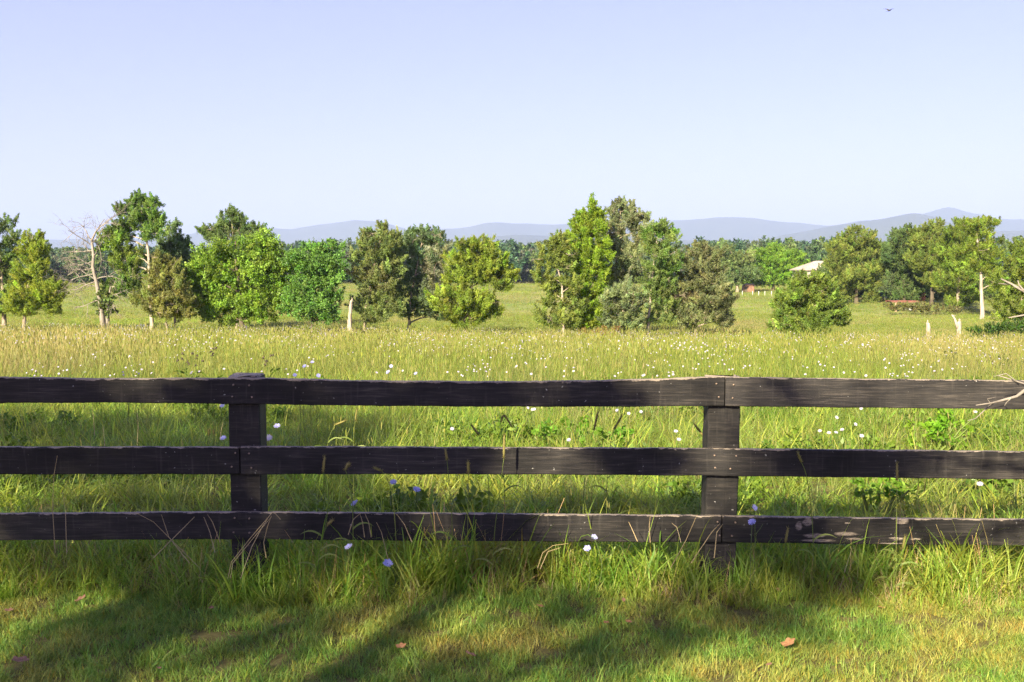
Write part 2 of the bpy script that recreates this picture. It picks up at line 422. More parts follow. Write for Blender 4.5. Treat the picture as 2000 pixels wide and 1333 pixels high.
def vnoise(x, y, s, seed=0.):
    return (np.sin(x * s + seed) * np.cos(y * s * 1.3 + seed * 2) + np.sin(x * s * 2.3 + y * s * 1.1 + seed) * .5 + np.sin(y * s * 2.9 - x * s * .7 + 3 * seed) * .5) / 2

# mown lawn in front of the fence
lawn_src = [tuft('t', 34, .052, .05, .45, .0034, M_lawn, .22, 0, None, .9, i) for i in range(5)] + [tuft('t', 12, .10, .03, .3, .004, M_lawn, .06, 0, None, .9, 50 + i) for i in range(2)]
x, y = field_points(3.0, 5.0, 620, 1.0, .62)
bare = vnoise(x, y, 4.1, 1.) + .7 * vnoise(x, y, 11, 3.) > .80
x, y = x[~bare], y[~bare]
n = len(x); idx = np.where(rng.random(n) < .06, rng.integers(5, 7, n), rng.integers(0, 5, n))
scatter('lawn_grass', 'short mown lawn grass in front of the black fence', 'grass', lawn_src, np.stack([x, y, H(x, y)], 1), rng.uniform(0, 6.28, n), rng.uniform(.6, 1.15, n), idx, .2)

# unmown strip at the foot of the fence
tall_src = [tuft('t', 26, .27, .06, .5, .0078, M_tall, .14, 0, None, 1.3, 100 + i) for i in range(5)] + \
           [tuft('t', 10, .42, .05, .25, .010, M_tall, .03, 0, None, 1.5, 120 + i, 5) for i in range(3)] + \
           [tuft('t', 18, .25, .07, .5, .003, M_straw, .0, 2, None, .7, 130 + i) for i in range(2)]
x, y = field_points(4.62, 5.6, 190, 1.0, .6)
edge = 4.80 + .09 * np.sin(x * 2.1 + .6) + .06 * np.sin(x * 5.3)
k = y > edge; x, y, edge = x[k], y[k], edge[k]
n = len(x); q = rng.random(n); idx = np.where(q < .64, rng.integers(0, 5, n), np.where(q < .78, rng.integers(5, 8, n), rng.integers(8, 10, n)))
s = np.clip(.45 + (y - edge) * 3.0, .45, 1.12) * rng.uniform(.75, 1.2, n) * (1 + .22 * np.sin(x * 1.9 + 2.2))
scatter('fence_line_grass', 'tall tangled unmown grass along the foot of the fence', 'grass', tall_src, np.stack([x, y, H(x, y)], 1), rng.uniform(0, 6.28, n), s, idx, .15)

# meadow behind the fence
mead_src = [tuft('t', 28, .42, .11, .65, .0125, M_tall, .05, 0, None, 2.2, 200 + i, 5) for i in range(5)] + \
           [tuft('t', 18, .45, .10, .4, .007, M_meadow, .12, 2, (.07, .009), 1.5, 220 + i, 5) for i in range(3)] + \
           [leafy_tuft('t', 60, .30, .16, .075, M_leafy, 240 + i) for i in range(3)]
x, y = field_points(5.35, 17, 50, 1.5)
n = len(x); q = rng.random(n); lf = vnoise(x, y, 1.1, 2.) > .35
idx = np.where(q < .72, rng.integers(0, 5, n), rng.integers(5, 8, n)); idx = np.where(lf & (rng.random(n) < .45), rng.integers(8, 11, n), idx)
s = (.72 + .22 * vnoise(x, y, 1.3, 5.) + .03 * (y - 5)) * rng.uniform(.7, 1.2, n)
scatter('near_meadow_grass', 'lush green meadow grass just behind the fence', 'grass', mead_src, np.stack([x, y, H(x, y)], 1), rng.uniform(0, 6.28, n), s, idx, .16)

mid_src = [tuft('t', 40, .46, .24, .34, .0080, M_meadow, .12, 5, (.07, .012), 1.1, 300 + i) for i in range(5)] + \
          [tuft('t', 40, .40, .24, .5, .010, M_tall, .05, 1, (.07, .012), 1.6, 320 + i) for i in range(3)]
x, y = field_points(16, 46, 15, 2)
n = len(x); g = vnoise(x, y, .28, 4.) + .4 * rng.normal(size=n) > .45
idx = np.where(g, rng.integers(5, 8, n), rng.integers(0, 5, n))
scatter('flowering_meadow_grass', 'yellow green seeding meadow grass in the middle of the pasture', 'grass', mid_src, np.stack([x, y, H(x, y)], 1), rng.uniform(0, 6.28, n), rng.uniform(.75, 1.3, n) * (1 + .15 * vnoise(x, y, .5)), idx, .1)

far_src = [tuft('t', 34, .40, .6, .35, .02, M_meadow, .14, 3, (.12, .03), .8, 400 + i, 3) for i in range(4)] + [tuft('t', 22, .34, .55, .4, .035, M_tall, .05, 0, None, 1.0, 420 + i, 3) for i in range(2)]
x1, y1 = field_points(46, 120, 3.2, 3); x2, y2 = field_points(120, 330, .55, 5)
x = np.concatenate([x1, x2]); y = np.concatenate([y1, y2]); n = len(x)
g = vnoise(x, y, .06, 7.) + .5 * rng.normal(size=n) > .55
idx = np.where(g, rng.integers(4, 6, n), rng.integers(0, 4, n))
s = rng.uniform(.5, .95, n) * np.where(y > 120, 1.35, 1.0)
scatter('far_pasture_grass', 'pale far pasture grass beyond the row of cedars', 'grass', far_src, np.stack([x, y, H(x, y)], 1), rng.uniform(0, 6.28, n), s, idx, .1)

# ------------------------------------------------------------------ fence
YF = 5.09                                    # front face of the boards
def board(parent, name, label, x0, x1, top, bot, mat, thick=.032, seed=1):
    r = np.random.default_rng(seed); n = max(8, int(abs(x1 - x0) / 7)); V = []; T = []
    pxs = np.linspace(x0, x1, n + 1)
    c0 = at((max(x0, -900) + min(x1, 2900)) / 2, (lerp_tab(1000, top) + lerp_tab(1000, bot)) / 2, YF)
    ph = r.uniform(0, 6, 4)
    for px in pxs:
        a = at(px, lerp_tab(px, top) + 3.0, YF); b = at(px, lerp_tab(px, bot), YF)
        zt = a[2] + .0008 * math.sin(px * .05 + ph[0]) + r.normal(0, .0004); zb = b[2] + .001 * math.sin(px * .04 + ph[1]) + r.normal(0, .0006)
        X = a[0]; yf = YF + .002 * math.sin(px * .012 + ph[2]); yb = yf + thick; e = .004 + abs(r.normal(0, .0006))
        zm = zt - .022
        sec = [(yf + .003, zb, 0), (yf, zb + .004, 0), (yf, zb * .5 + zm * .5, 0), (yf, zm, .25), (yf, zt - e, .8), (yf + e, zt, 1), (yb - .004, zt + r.normal(0, .0005), 1), (yb, zt - .005, .7), (yb, zb + .004, 0), (yb - .003, zb, 0)]
        for yy, zz, t in sec: V.append((X - c0[0], yy - c0[1], zz - c0[2])); T.append((t, t, t))
    k = 10; F = []
    for i in range(n):
        for j in range(k):
            F.append((i * k + j, (i + 1) * k + j, (i + 1) * k + (j + 1) % k, i * k + (j + 1) % k))
    F.append(tuple(range(k))); F.append(tuple(n * k + j for j in reversed(range(k))))
    me = mesh_py(name, V, F, mat, np.array(T))
    o = obj(name, me, parent); o.location = c0 - np.array(parent.location)
    if label: o['label'] = label
    return o
fence = empty('plank_fence', (0, YF, 0))
tag(fence, 'black weathered three board horse fence crossing the whole foreground', 'fence')
B1 = board_mat('fence_board_top', 1.75, 1.); B2 = board_mat('fence_board_right', .30, 2., 1.6); B3 = board_mat('fence_board_middle', .25, 3., 1.25); B3L = board_mat('fence_board_middle_left', .2, 9., .85); B4 = board_mat('fence_board_bottom', .55, 4.)
PM = board_mat('fence_post', .2, 6.)
board(fence, 'board', 'top board with its upper edge rubbed to bare pale wood', -456, 1415, [(-456, 733), (0, 734), (200, 737), (440, 736), (520, 736), (700, 741), (1000, 743), (1200, 740), (1330, 736), (1415, 732)],
      [(-456, 786), (0, 788), (250, 787), (480, 790), (700, 793), (1000, 795), (1200, 795), (1415, 793)], B1, seed=1)
board(fence, 'board', None, 1417.5, 3280, [(1417, 734), (1700, 738), (2000, 741), (3280, 748)], [(1417, 794), (1700, 797), (2000, 800), (3280, 806)], B2, seed=2)
board(fence, 'board', None, -1400, 467, [(-1400, 872), (0, 871), (467, 871)], [(-1400, 929), (0, 927), (467, 927)], B3L, seed=3)
board(fence, 'board', None, 469.5, 2340, [(470, 870), (1000, 872), (1400, 874), (2000, 880), (2340, 884)], [(470, 927), (1000, 927), (1400, 930), (2000, 937), (2340, 941)], B3, seed=4)
board(fence, 'board', None, -456, 1409, [(-456, 1003), (0, 1001), (480, 998), (1000, 1002), (1409, 1006)], [(-456, 1058), (200, 1055), (480, 1054), (1000, 1058), (1409, 1060)], B4, seed=5)

def chip_board_mat():
    """the lower right board: the same paint with a few long flaked-off ovals of bare wood"""
    m = board_mat('fence_board_flaked', .45, 5.); n = m.node_tree.nodes; l = m.node_tree.links
    p = n['Principled BSDF']; src = p.inputs['Base Color'].links[0].from_socket
    tc = n.new('ShaderNodeTexCoord'); cm = n.new('ShaderNodeMapping'); cm.inputs['Scale'].default_value = (5, 30, 45); l.new(tc.outputs['Object'], cm.inputs[0]); nz = noise(n, l, 2.5, cm.outputs[0], 6, .75)
    acc = None
    c0 = at((1411.5 + 2900) / 2, (lerp_tab(1000, BR_T) + lerp_tab(1000, BR_B)) / 2, YF)
    for (px, py, rx, ry) in ((1590, 1047, 28, 6), (1652, 1043, 29, 5), (1600, 1056, 42, 4), (1668, 1053, 22, 3), (1750, 1052, 17, 4), (1787, 1053, 14, 2), (1578, 1020, 14, 10), (1655, 1022, 8, 2), (1763, 1018, 16, 8), (1740, 1062, 30, 2), (1560, 1028, 8, 12)):
        w = at(px, py, YF) - c0; k = YF / FPX
        s = n.new('ShaderNodeVectorMath'); s.operation = 'SUBTRACT'; s.inputs[1].default_value = (w[0], 0, w[2]); l.new(tc.outputs['Object'], s.inputs[0])
        q = n.new('ShaderNodeVectorMath'); q.operation = 'MULTIPLY'; q.inputs[1].default_value = (1 / (rx * k), 0, 1 / (ry * k)); l.new(s.outputs[0], q.inputs[0])
        ln = n.new('ShaderNodeVectorMath'); ln.operation = 'LENGTH'; l.new(q.outputs[0], ln.inputs[0])
        if acc is None: acc = ln.outputs['Value']
        else:
            mn = n.new('ShaderNodeMath'); mn.operation = 'MINIMUM'; l.new(acc, mn.inputs[0]); l.new(ln.outputs['Value'], mn.inputs[1]); acc = mn.outputs[0]
    ad = n.new('ShaderNodeMath'); ad.operation = 'MULTIPLY_ADD'; l.new(nz.outputs[0], ad.inputs[0]); ad.inputs[1].default_value = 1.5; l.new(acc, ad.inputs[2])
    cr = ramp(n, [(.66, (1, 1, 1)), (.80, (0, 0, 0))]); hv = n.new('ShaderNodeMath'); hv.operation = 'MULTIPLY'; hv.inputs[1].default_value = .5; l.new(ad.outputs[0], hv.inputs[0]); l.new(hv.outputs[0], cr.inputs[0])
    cg = noise(n, l, 9, cm.outputs[0], 4, .7); cgr = ramp(n, [(.40, (.12, .12, .12)), (.55, (1, 1, 1))]); l.new(cg.outputs[0], cgr.inputs[0]); fac = mix(n, l, 1.0, cr.outputs[0], cgr.outputs[0], 'MULTIPLY')
    l.new(mix(n, l, fac, src, (.25, .21, .175)), p.inputs['Base Color'])
    return m
BR_T = [(1410, 1006), (1700, 1010), (2000, 1013), (3280, 1020)]; BR_B = [(1410, 1060), (1700, 1064), (2000, 1066), (3280, 1072)]
board(fence, 'board', 'lower right board with pale oval patches of flaked paint', 1411.5, 3280, BR_T, BR_B, chip_board_mat(), seed=6)

def post(px_l, px_r, py_top, lean=0, seed=0, capy=0.):
    r = np.random.default_rng(seed); yf = YF + .035; yb = yf + .135
    a = at(px_l, py_top, yf); b = at(px_r, py_top, yf); xc = (a[0] + b[0]) / 2; w = (b[0] - a[0]) / 2; zt = a[2]
    V = []; T = []; zs = np.concatenate([np.linspace(-.3, zt - .012, 30), [zt - .004, zt]])
    for i, z in enumerate(zs):
        ww = w * (1 + .012 * math.sin(z * 9 + seed)) - (.006 if i == len(zs) - 1 else 0); cx = lean * (zt - z)
        for sx, sy in ((-1, 0), (-.93, -.04), (-.4, -.03), (.1, -.05), (.6, -.03), (.93, -.04), (1, .03), (1, .95), (.93, 1), (-.93, 1), (-1, .95)):
            V.append((cx + sx * ww + r.normal(0, .001), (yf - YF) + sy * (yb - yf) + .0, z + (r.normal(0, .004) if i > 29 else 0))); T.append((.2 if z < zt - .01 else 1,) * 3)
    k = 11; F = [(i * k + j, i * k + (j + 1) % k, (i + 1) * k + (j + 1) % k, (i + 1) * k + j) for i in range(len(zs) - 1) for j in range(k)]
    F.append(tuple((len(zs) - 1) * k + j for j in range(k)))
    o = obj('post', mesh_py('post', V, F, PM, np.array(T)), fence); o.location = (xc - fence.location.x, 0, 0)
    return o
post(445, 506, 735, .004, 1); post(1385, 1448, 738, -.012, 2)
post(-492, -424, 730, 0, 3); post(2312, 2380, 735, 0, 4)
M_nail = plain_mat('rusty_nail', (.20, .12, .07), (.30, .24, .20), 60, .6, .6)
nail_me = None
for px, pys in ((458, (752, 775, 885, 912, 1012, 1040)), (492, (753, 776, 886, 914, 1013, 1041)), (1400, (750, 776, 890, 914, 1020, 1046)), (1432, (752, 778, 891, 916, 1021, 1047))):
    for py in pys:
        if nail_me is None:
            t = Tubes(); t.tube([(0, -.004, 0), (0, .004, 0)], .0048, 8); nail_me = t.mesh('nail', M_nail)
        w = at(px + random.uniform(-6, 6), py, YF - .001); o = obj('nail', nail_me, fence); o.location = w - np.array(fence.location)

# ------------------------------------------------------------------ trees
def crown_mesh(name, blobs, org, seed, leafL, leafW, dens, col, colvar, mat, spread=.30, up=.6, per=34, hollow=.35, droop=0., tri=False, slim=1.):
    """blobs: (cx,cy,cz,rx,ry,rz[,tint]) in metres; small clumps of leaves inside and over each bough, denser near its outside"""
    r = np.random.default_rng(seed); VV = []; TT = []
    for bl in blobs:
        cx, cy_, cz, rx, ry, rz = bl[:6]; bt = np.array(bl[6]) if len(bl) > 6 else np.ones(3)
        area = (rx * rz + rx * ry + ry * rz) * 4.2
        nc = max(4, int(dens * area * 2.2))
        u = r.normal(0, 1, (nc, 3)); u /= np.linalg.norm(u, axis=1, keepdims=True)
        rad = (hollow + (1 - hollow) * r.random(nc) ** .55) * (1 + .16 * r.normal(size=nc))
        cen = np.array([cx, cy_, cz]) + u * rad[:, None] * [rx, ry, rz]
        out = u * .9 + np.array([0, 0, up]); out /= np.linalg.norm(out, axis=1, keepdims=True)
        ct = np.exp(r.normal(0, colvar, (nc, 1))) * np.array([[1, 1, 1]]) * (1 + r.normal(0, .06, (nc, 3))) * bt
        k = per; n = nc * k
        along = r.uniform(-.5, 1.15, (nc, k, 1)) * spread * 1.25
        side = r.normal(0, 1, (nc, k, 3)) * spread * .42 * slim * (1.1 - np.clip(along / spread, 0, 1) * .65)
        sag = np.zeros((nc, k, 3)); sag[:, :, 2] = -droop * spread * r.random((nc, k))
        c = (cen[:, None, :] + out[:, None, :] * along + side + sag).reshape(n, 3)
        o3 = np.repeat(out, k, 0); t3 = np.repeat(ct, k, 0) * np.exp(r.normal(0, .12, (n, 1)))
        V, F, T = leaf_quads(r, c, o3, leafL, leafW, .75, t3 * np.array(col), tri=tri)
        VV.append(V); TT.append(T)
    V = np.concatenate(VV) - np.asarray(org); T = np.concatenate(TT)
    return mesh_np(name, V, np.arange(len(V)).reshape(-1, 3 if tri else 4), mat, T)
M_cedar = plant_mat('cedar_foliage', [(0, (1, 1, 1)), (1, (1, 1, 1))], .48, .6, spec=.2, trans_gain=1.5)
M_leaf = plant_mat('broad_leaf', [(0, (1, 1, 1)), (1, (1, 1, 1))], .42, .5, spec=.25, trans_gain=1.35)
def limb_path(a, b, r, sag=.1, k=6):
    a = np.asarray(a, float); b = np.asarray(b, float); L = np.linalg.norm(b - a); pts = []
    for i in range(k):
        t = i / (k - 1); p = a + (b - a) * t
        p = p + np.array([r.normal(0, .04), r.normal(0, .04), r.normal(0, .03) + sag * L * math.sin(math.pi * t) * .5]) * (1 if 0 < t < 1 else 0) * min(1, L * .5)
        pts.append(p)
    return pts
def twigs(tb, r, start, d, L, rad, depth, gnarl=.35, n=3):
    """a bare branch that forks"""
    p = np.array(start, float); d = np.array(d, float) / np.linalg.norm(d); pts = [p.copy()]; k = 5
    for i in range(k):
        d = d + r.normal(0, gnarl * .4, 3); d /= np.linalg.norm(d); p = p + d * L / k; pts.append(p.copy())
    tb.tube(pts, list(np.linspace(rad, rad * .45, k + 1)), 5 if depth > 1 else 3, False)
    if depth > 0:
        for j in range(n):
            q = pts[r.integers(2, k + 1)]; dd = d + r.normal(0, .65, 3); twigs(tb, r, q, dd, L * r.uniform(.45, .75), rad * .5, depth - 1, gnarl, n)
def tree(name, label, Y, trunk, blobs, col, kind='cedar', seed=1, dens=1., bark=None, group='trees standing in the pasture', r0=.16, depthk=.85, colvar=.24, bare=0, crown_name='crown', cat='tree', ls=1., up=.85, per=36, big=1.0):
    """trunk: pixel path from the foot up; blobs: (px, py, rx, ry[, tint][, dy]) of each bough, at distance Y"""
    r = np.random.default_rng(seed); k = Y / FPX
    tp = [at(px, py, Y) for px, py in trunk]
    foot = tp[0].copy(); foot[2] = float(H(foot[0], foot[1])) - .05
    if foot[2] < tp[0][2]: tp = [foot] + tp
    org = foot
    root = empty(name, org); tag(root, label, cat, group)
    W = []; main = []
    for b in blobs:
        c = at(b[0], b[1], Y); rx, rz = b[2] * k * big, b[3] * k * big; tint = b[4] if len(b) > 4 and b[4] else (1, 1, 1)
        dy = b[5] if len(b) > 5 else r.uniform(-.35, .35) * rx
        ry = max(rx, rz) * depthk if len(b) <= 6 else b[6]
        W.append((c[0], c[1] + dy, c[2], rx * .76, ry * .85, rz * .74, tint)); main.append(W[-1])
        for q in range(6 if b[2] > 14 else 3):          # lesser boughs breaking the outline
            a = r.uniform(-.5, 3.64); f = r.uniform(.65, 1.12); sz = r.uniform(.24, .42); yy = r.normal(0, .55)
            st = 1 if kind == 'cedar' else 1.25
            W.append((c[0] + math.cos(a) * rx * f, c[1] + dy + yy * ry, c[2] + math.sin(a) * rz * f, rx * sz * st * (.8 if kind == 'cedar' else 1), ry * sz, rz * sz * (1.5 if kind == 'cedar' else .8), tuple(np.array(tint) * np.exp(r.normal(0, .16)))))
    sc = ls * (Y / 75) ** .5
    if kind == 'cedar': args = dict(leafL=.20 * sc, leafW=.062 * sc, spread=.36 * sc, up=up, per=int(per * 2.5), tri=True, slim=.62, dens=1.25 * dens / sc ** 1.3, mat=M_cedar)
    else: args = dict(leafL=.16 * sc, leafW=.11 * sc, spread=.32 * sc, up=.2, per=int(per * 1.35), dens=1.2 * dens / sc ** 1.3, mat=M_leaf, droop=.5)
    obj(crown_name, crown_mesh(crown_name, W, org, seed, col=tuple(np.array(col) * [1.26, 1.34, 1.6]), colvar=colvar, **args), root)
    tb = Tubes(); n = len(tp)
    hgt = tp[-1][2] - tp[0][2]
    fine = [];
    for i in range(n - 1):
        for t in np.linspace(0, 1, 5)[:-1]:
            q = tp[i] + (tp[i + 1] - tp[i]) * t; fine.append(q + r.normal(0, .025, 3) * (1 if i + t > 0 else 0))
    fine.append(tp[-1])
    rr = [r0 * (1.25 if i == 0 else 1) * (1 - .85 * i / (len(fine) - 1)) for i in range(len(fine))]
    tb.tube(fine, rr, 9)
    for w in main:
        z0 = w[2] - .35 * w[5] - .25 * abs(w[0] - org[0])
        j = min(range(len(fine)), key=lambda q: abs(fine[q][2] - z0)); j = max(1, j)
        e = np.array([w[0], w[1], w[2]]) + r.normal(0, .15, 3) * [w[3], w[4], w[5]]
        L = np.linalg.norm(e - fine[j])
        if L > .4:
            pth = limb_path(fine[j], e, r, .12); tb.tube(pth, list(np.linspace(min(rr[j] * .7, .03 + .02 * L), .012, len(pth))), 5, False)
        for q in range(3):
            d = r.normal(0, 1, 3); d[2] = abs(d[2]) * .6; d /= np.linalg.norm(d)
            twigs(tb, r, e, d * [w[3], w[4], w[5]], np.linalg.norm(d * [w[3], w[4], w[5]]) * .85, .02, 1, .3, 2)
    for q in range(bare):
        w = W[r.integers(0, len(W))]; d = np.array([r.normal(), -abs(r.normal()), .15 * r.normal()])
        twigs(tb, r, np.array(w[:3]) + np.array([0, -w[4] * 1.0, 0]), d, .7 * max(w[3], .8), .022, 2, .4, 3)
    obj('trunk', tb.mesh('trunk', bark or M_bark_grey, org), root)
    return root
OLV = (.140, .168, .034); YOL = (.155, .192, .026); GRN = (.105, .160, .034); GRY = (.168, .188, .084); BRI = (.118, .182, .020); DRK = (.096, .135, .040); BRN = (.138, .148, .060); BLU = (.100, .140, .056)
def shp(f, g, b=None): return (f, g, b if b else g)

tree('cedar_tree', 'dark open cedar cut by the left edge of the photo', 77, [(8, 630), (5, 560), (0, 500), (-8, 430)],
     [(-8, 445, 28, 22), (10, 470, 28, 20), (-10, 500, 42, 25), (15, 520, 26, 22), (-5, 560, 40, 30), (8, 595, 28, 22), (-40, 540, 40, 40), (-30, 600, 40, 20)], DRK, seed=21, bare=5, r0=.22)
tree('cedar_tree', 'dense yellow olive cedar leaning beside the left edge of the photo', 75, [(48, 630), (52, 580), (58, 520), (64, 460)],
     [(63, 470, 13, 18), (52, 488, 26, 18), (68, 505, 24, 26), (60, 535, 34, 24), (80, 545, 22, 28), (62, 575, 42, 26), (92, 580, 30, 22), (48, 603, 42, 20), (95, 600, 22, 16), (110, 570, 16, 14)], YOL, seed=22, dens=1.15)
tree('cedar_tree', 'tallest cedar of the left group with pale exposed trunk', 76, [(297, 634), (293, 560), (290, 500), (283, 440), (272, 384)],
     [(271, 393, 9, 13), (272, 408, 17, 14), (252, 402, 6, 10), (300, 402, 8, 12), (252, 420, 22, 13), (288, 424, 22, 15), (268, 438, 34, 12), (302, 440, 20, 13), (242, 446, 22, 10), (228, 455, 16, 8), (222, 466, 22, 9, (1.3, 1.2, .9)), (306, 460, 24, 12), (215, 482, 18, 8, (1.3, 1.2, .9)), (250, 470, 20, 10), (262, 500, 26, 14, (1.2, 1.05, .9)), (236, 515, 26, 16, (1.25, 1.1, .9)), (262, 540, 34, 20, (1.15, 1, .9)), (225, 560, 18, 20), (252, 575, 26, 20, (.9, .9, .9))], GRN, seed=23, dens=.85, bark=M_bark_pale, bare=9, r0=.19)
tree('cedar_tree', 'blue green cedar behind the bushy one left of the bright round tree', 81, [(342, 632), (342, 560), (340, 450)],
     [(340, 455, 14, 18), (330, 478, 26, 18), (350, 485, 22, 20), (335, 510, 32, 22), (352, 530, 26, 24), (365, 560, 18, 24), (345, 590, 30, 30), (378, 585, 12, 20)], BLU, seed=24)
tree('cedar_tree', 'low bushy olive brown cedar at the foot of the tallest left cedar', 73, [(326, 634), (326, 590), (328, 520)],
     [(325, 520, 22, 18), (318, 545, 36, 24), (340, 560, 32, 26), (312, 580, 38, 26), (342, 592, 32, 24), (318, 610, 36, 16), (350, 612, 18, 12)], (0.148, 0.154, 0.042), seed=25, per=40, dens=1.1, bare=4, r0=.12)
tree('cedar_tree', 'dark wispy cedar showing above the bright round tree', 84, [(462, 636), (460, 520), (452, 412)],
     [(450, 422, 7, 12), (446, 434, 16, 8), (466, 432, 9, 6), (455, 450, 26, 12), (428, 452, 20, 8), (408, 450, 14, 5), (485, 452, 24, 10), (505, 456, 14, 10), (420, 462, 14, 10), (455, 470, 55, 18)], DRK, seed=26, dens=.8, bare=5)
tree('broadleaf_tree', 'large round bright green broadleaf tree left of centre', 75, [(473, 640), (470, 590), (462, 520), (460, 470)],
     [(462, 488, 42, 30), (412, 512, 36, 30), (520, 488, 30, 30), (545, 510, 22, 26), (455, 530, 60, 36), (392, 542, 30, 32), (520, 540, 45, 36), (440, 575, 58, 34), (400, 590, 36, 30), (500, 585, 56, 34), (538, 575, 24, 30), (428, 614, 38, 20), (515, 612, 34, 18), (480, 600, 30, 20)], BRI, 'leaf', seed=27, dens=1.25, bark=M_bark_dark, r0=.26, colvar=.25)
tree('broadleaf_tree', 'dark green layered oak on a thin trunk right of the bright round tree', 73, [(609, 646), (609, 610), (612, 560), (622, 490)],
     [(640, 484, 24, 9), (610, 496, 36, 13), (588, 512, 24, 13), (650, 506, 12, 12, (.8, .8, 1)), (626, 516, 34, 12), (654, 528, 18, 10), (640, 542, 26, 12), (600, 540, 30, 12), (612, 560, 44, 14), (580, 575, 22, 14), (650, 572, 18, 16), (606, 592, 36, 18), (640, 596, 24, 20), (618, 615, 30, 10), (570, 600, 18, 8), (648, 612, 12, 16)], (0.086, 0.160, 0.028), 'leaf', seed=28, dens=1.1, bark=M_bark_dark, r0=.11)
tree('cedar_tree', 'grey green cedar with short pale trunk beside the white snag', 75, [(713, 644), (714, 600), (728, 540), (745, 455)],
     [(750, 452, 8, 8), (716, 458, 8, 4), (748, 464, 26, 10), (722, 472, 18, 10), (768, 476, 20, 12), (735, 488, 36, 15), (712, 510, 24, 18), (755, 512, 34, 18), (728, 540, 44, 22, (1.1, .95, 1.1)), (764, 548, 26, 22), (735, 575, 44, 22, (.95, .9, 1)), (712, 600, 26, 18), (752, 602, 34, 20), (735, 622, 30, 10)], (0.136, 0.166, 0.049), seed=29, dens=1.0, bare=4)
tree('cedar_tree', 'dark blue green tree with bare grey twigs in the middle of the centre group', 78, [(798, 642), (800, 600), (810, 540), (828, 460)],
     [(826, 456, 12, 6), (808, 464, 18, 8), (852, 462, 14, 10), (830, 474, 32, 10), (800, 490, 22, 14), (858, 490, 24, 18, (2.1, 1.55, 2.3)), (825, 510, 30, 16), (850, 522, 32, 20, (2.1, 1.5, 2.2)), (805, 540, 30, 22), (842, 555, 36, 22, (1.9, 1.4, 2)), (806, 580, 34, 22), (845, 590, 34, 20, (1.2, 1.1, 1.2)), (812, 610, 28, 14), (860, 615, 24, 14)], BLU, seed=30, dens=.95, bare=12, bark=M_bark_grey)
tree('cedar_tree', 'yellow olive two tiered cedar at the right end of the centre group', 74, [(908, 648), (912, 610), (922, 560), (935, 475)],
     [(932, 478, 8, 10), (915, 484, 26, 10), (955, 486, 14, 12), (940, 500, 40, 14), (905, 508, 28, 16), (960, 520, 32, 14), (928, 530, 46, 16), (905, 545, 30, 12), (968, 545, 28, 12), (990, 542, 16, 12), (978, 560, 16, 12, (.8, .8, .9)), (895, 578, 36, 18), (860, 585, 24, 16), (930, 585, 38, 18), (885, 608, 40, 18), (940, 604, 36, 16), (915, 628, 34, 12), (962, 612, 18, 16, (.8, .85, 1)), (932, 600, 20, 26)], YOL, seed=31, dens=1.15, bare=6, bark=M_bark_dark)
tree('cedar_tree', 'thin olive cedar with white bare trunk left of the tall pointed cedar', 73, [(1100, 660), (1100, 610), (1097, 560), (1090, 520), (1085, 470)],
     [(1090, 474, 18, 10), (1078, 488, 24, 12), (1104, 496, 22, 14), (1072, 515, 24, 16), (1100, 522, 20, 14), (1062, 540, 16, 16), (1070, 570, 18, 14), (1112, 560, 16, 16), (1086, 590, 22, 14), (1116, 600, 18, 16), (1075, 625, 26, 18), (1108, 635, 24, 14)], OLV, seed=32, dens=.85, bark=M_bark_pale, bare=5, r0=.13)
tree('cedar_tree', 'tall pointed yellow green cedar at the left of the right hand group', 75, [(1156, 660), (1156, 560), (1152, 480), (1156, 402)],
     [(1157, 405, 5, 10), (1155, 418, 10, 9), (1137, 424, 8, 5), (1168, 420, 8, 6), (1150, 432, 18, 9), (1130, 446, 16, 9), (1162, 448, 20, 12), (1140, 460, 28, 12), (1128, 476, 20, 10), (1165, 478, 24, 14), (1145, 495, 32, 16), (1172, 512, 22, 14), (1135, 522, 32, 18), (1162, 540, 34, 18), (1140, 565, 36, 22), (1170, 575, 28, 20), (1150, 600, 38, 22), (1140, 630, 36, 18), (1175, 628, 32, 20)], (0.148, 0.205, 0.019), seed=33, dens=1.2)
tree('cedar_tree', 'tallest silvery grey green cedar of the right hand group', 79, [(1206, 658), (1205, 560), (1204, 470), (1215, 396)],
     [(1218, 400, 8, 7), (1226, 408, 12, 7), (1195, 414, 12, 9), (1216, 420, 22, 9), (1244, 430, 16, 8), (1190, 434, 20, 10), (1222, 440, 34, 11), (1258, 428, 8, 6), (1195, 456, 30, 12), (1240, 458, 24, 12), (1212, 478, 42, 14), (1192, 500, 26, 16), (1232, 505, 32, 18), (1208, 530, 40, 18), (1240, 535, 24, 16), (1215, 550, 34, 12)], GRY, seed=34, dens=.9, bare=9)
tree('cedar_tree', 'rounded silvery cedar bush between the pointed cedar and a white trunk', 72, [(1215, 664), (1215, 630), (1217, 580)],
     [(1218, 575, 30, 18), (1198, 592, 26, 20), (1235, 598, 26, 22), (1212, 615, 36, 20), (1228, 632, 26, 16), (1205, 636, 22, 14)], (0.160, 0.188, 0.080), seed=35, dens=1.15, r0=.1)
tree('cedar_tree', 'green topped cedar with short white trunk in the right hand group', 74, [(1265, 668), (1267, 620), (1272, 560), (1285, 450)],
     [(1288, 447, 16, 6), (1305, 456, 12, 8, (.9, 1.1, .8)), (1275, 458, 16, 8, (.9, 1.1, .8)), (1290, 472, 30, 12), (1270, 492, 24, 14), (1308, 496, 20, 16), (1285, 520, 38, 18), (1310, 530, 18, 18, (.7, .9, .8)), (1270, 548, 30, 18), (1300, 560, 26, 20), (1275, 580, 36, 18), (1300, 600, 24, 12), (1285, 625, 28, 8, (1.1, 1.1, 1.2))], (0.125, 0.170, 0.042), seed=36, dens=.95, bark=M_bark_pale, bare=5, r0=.15)
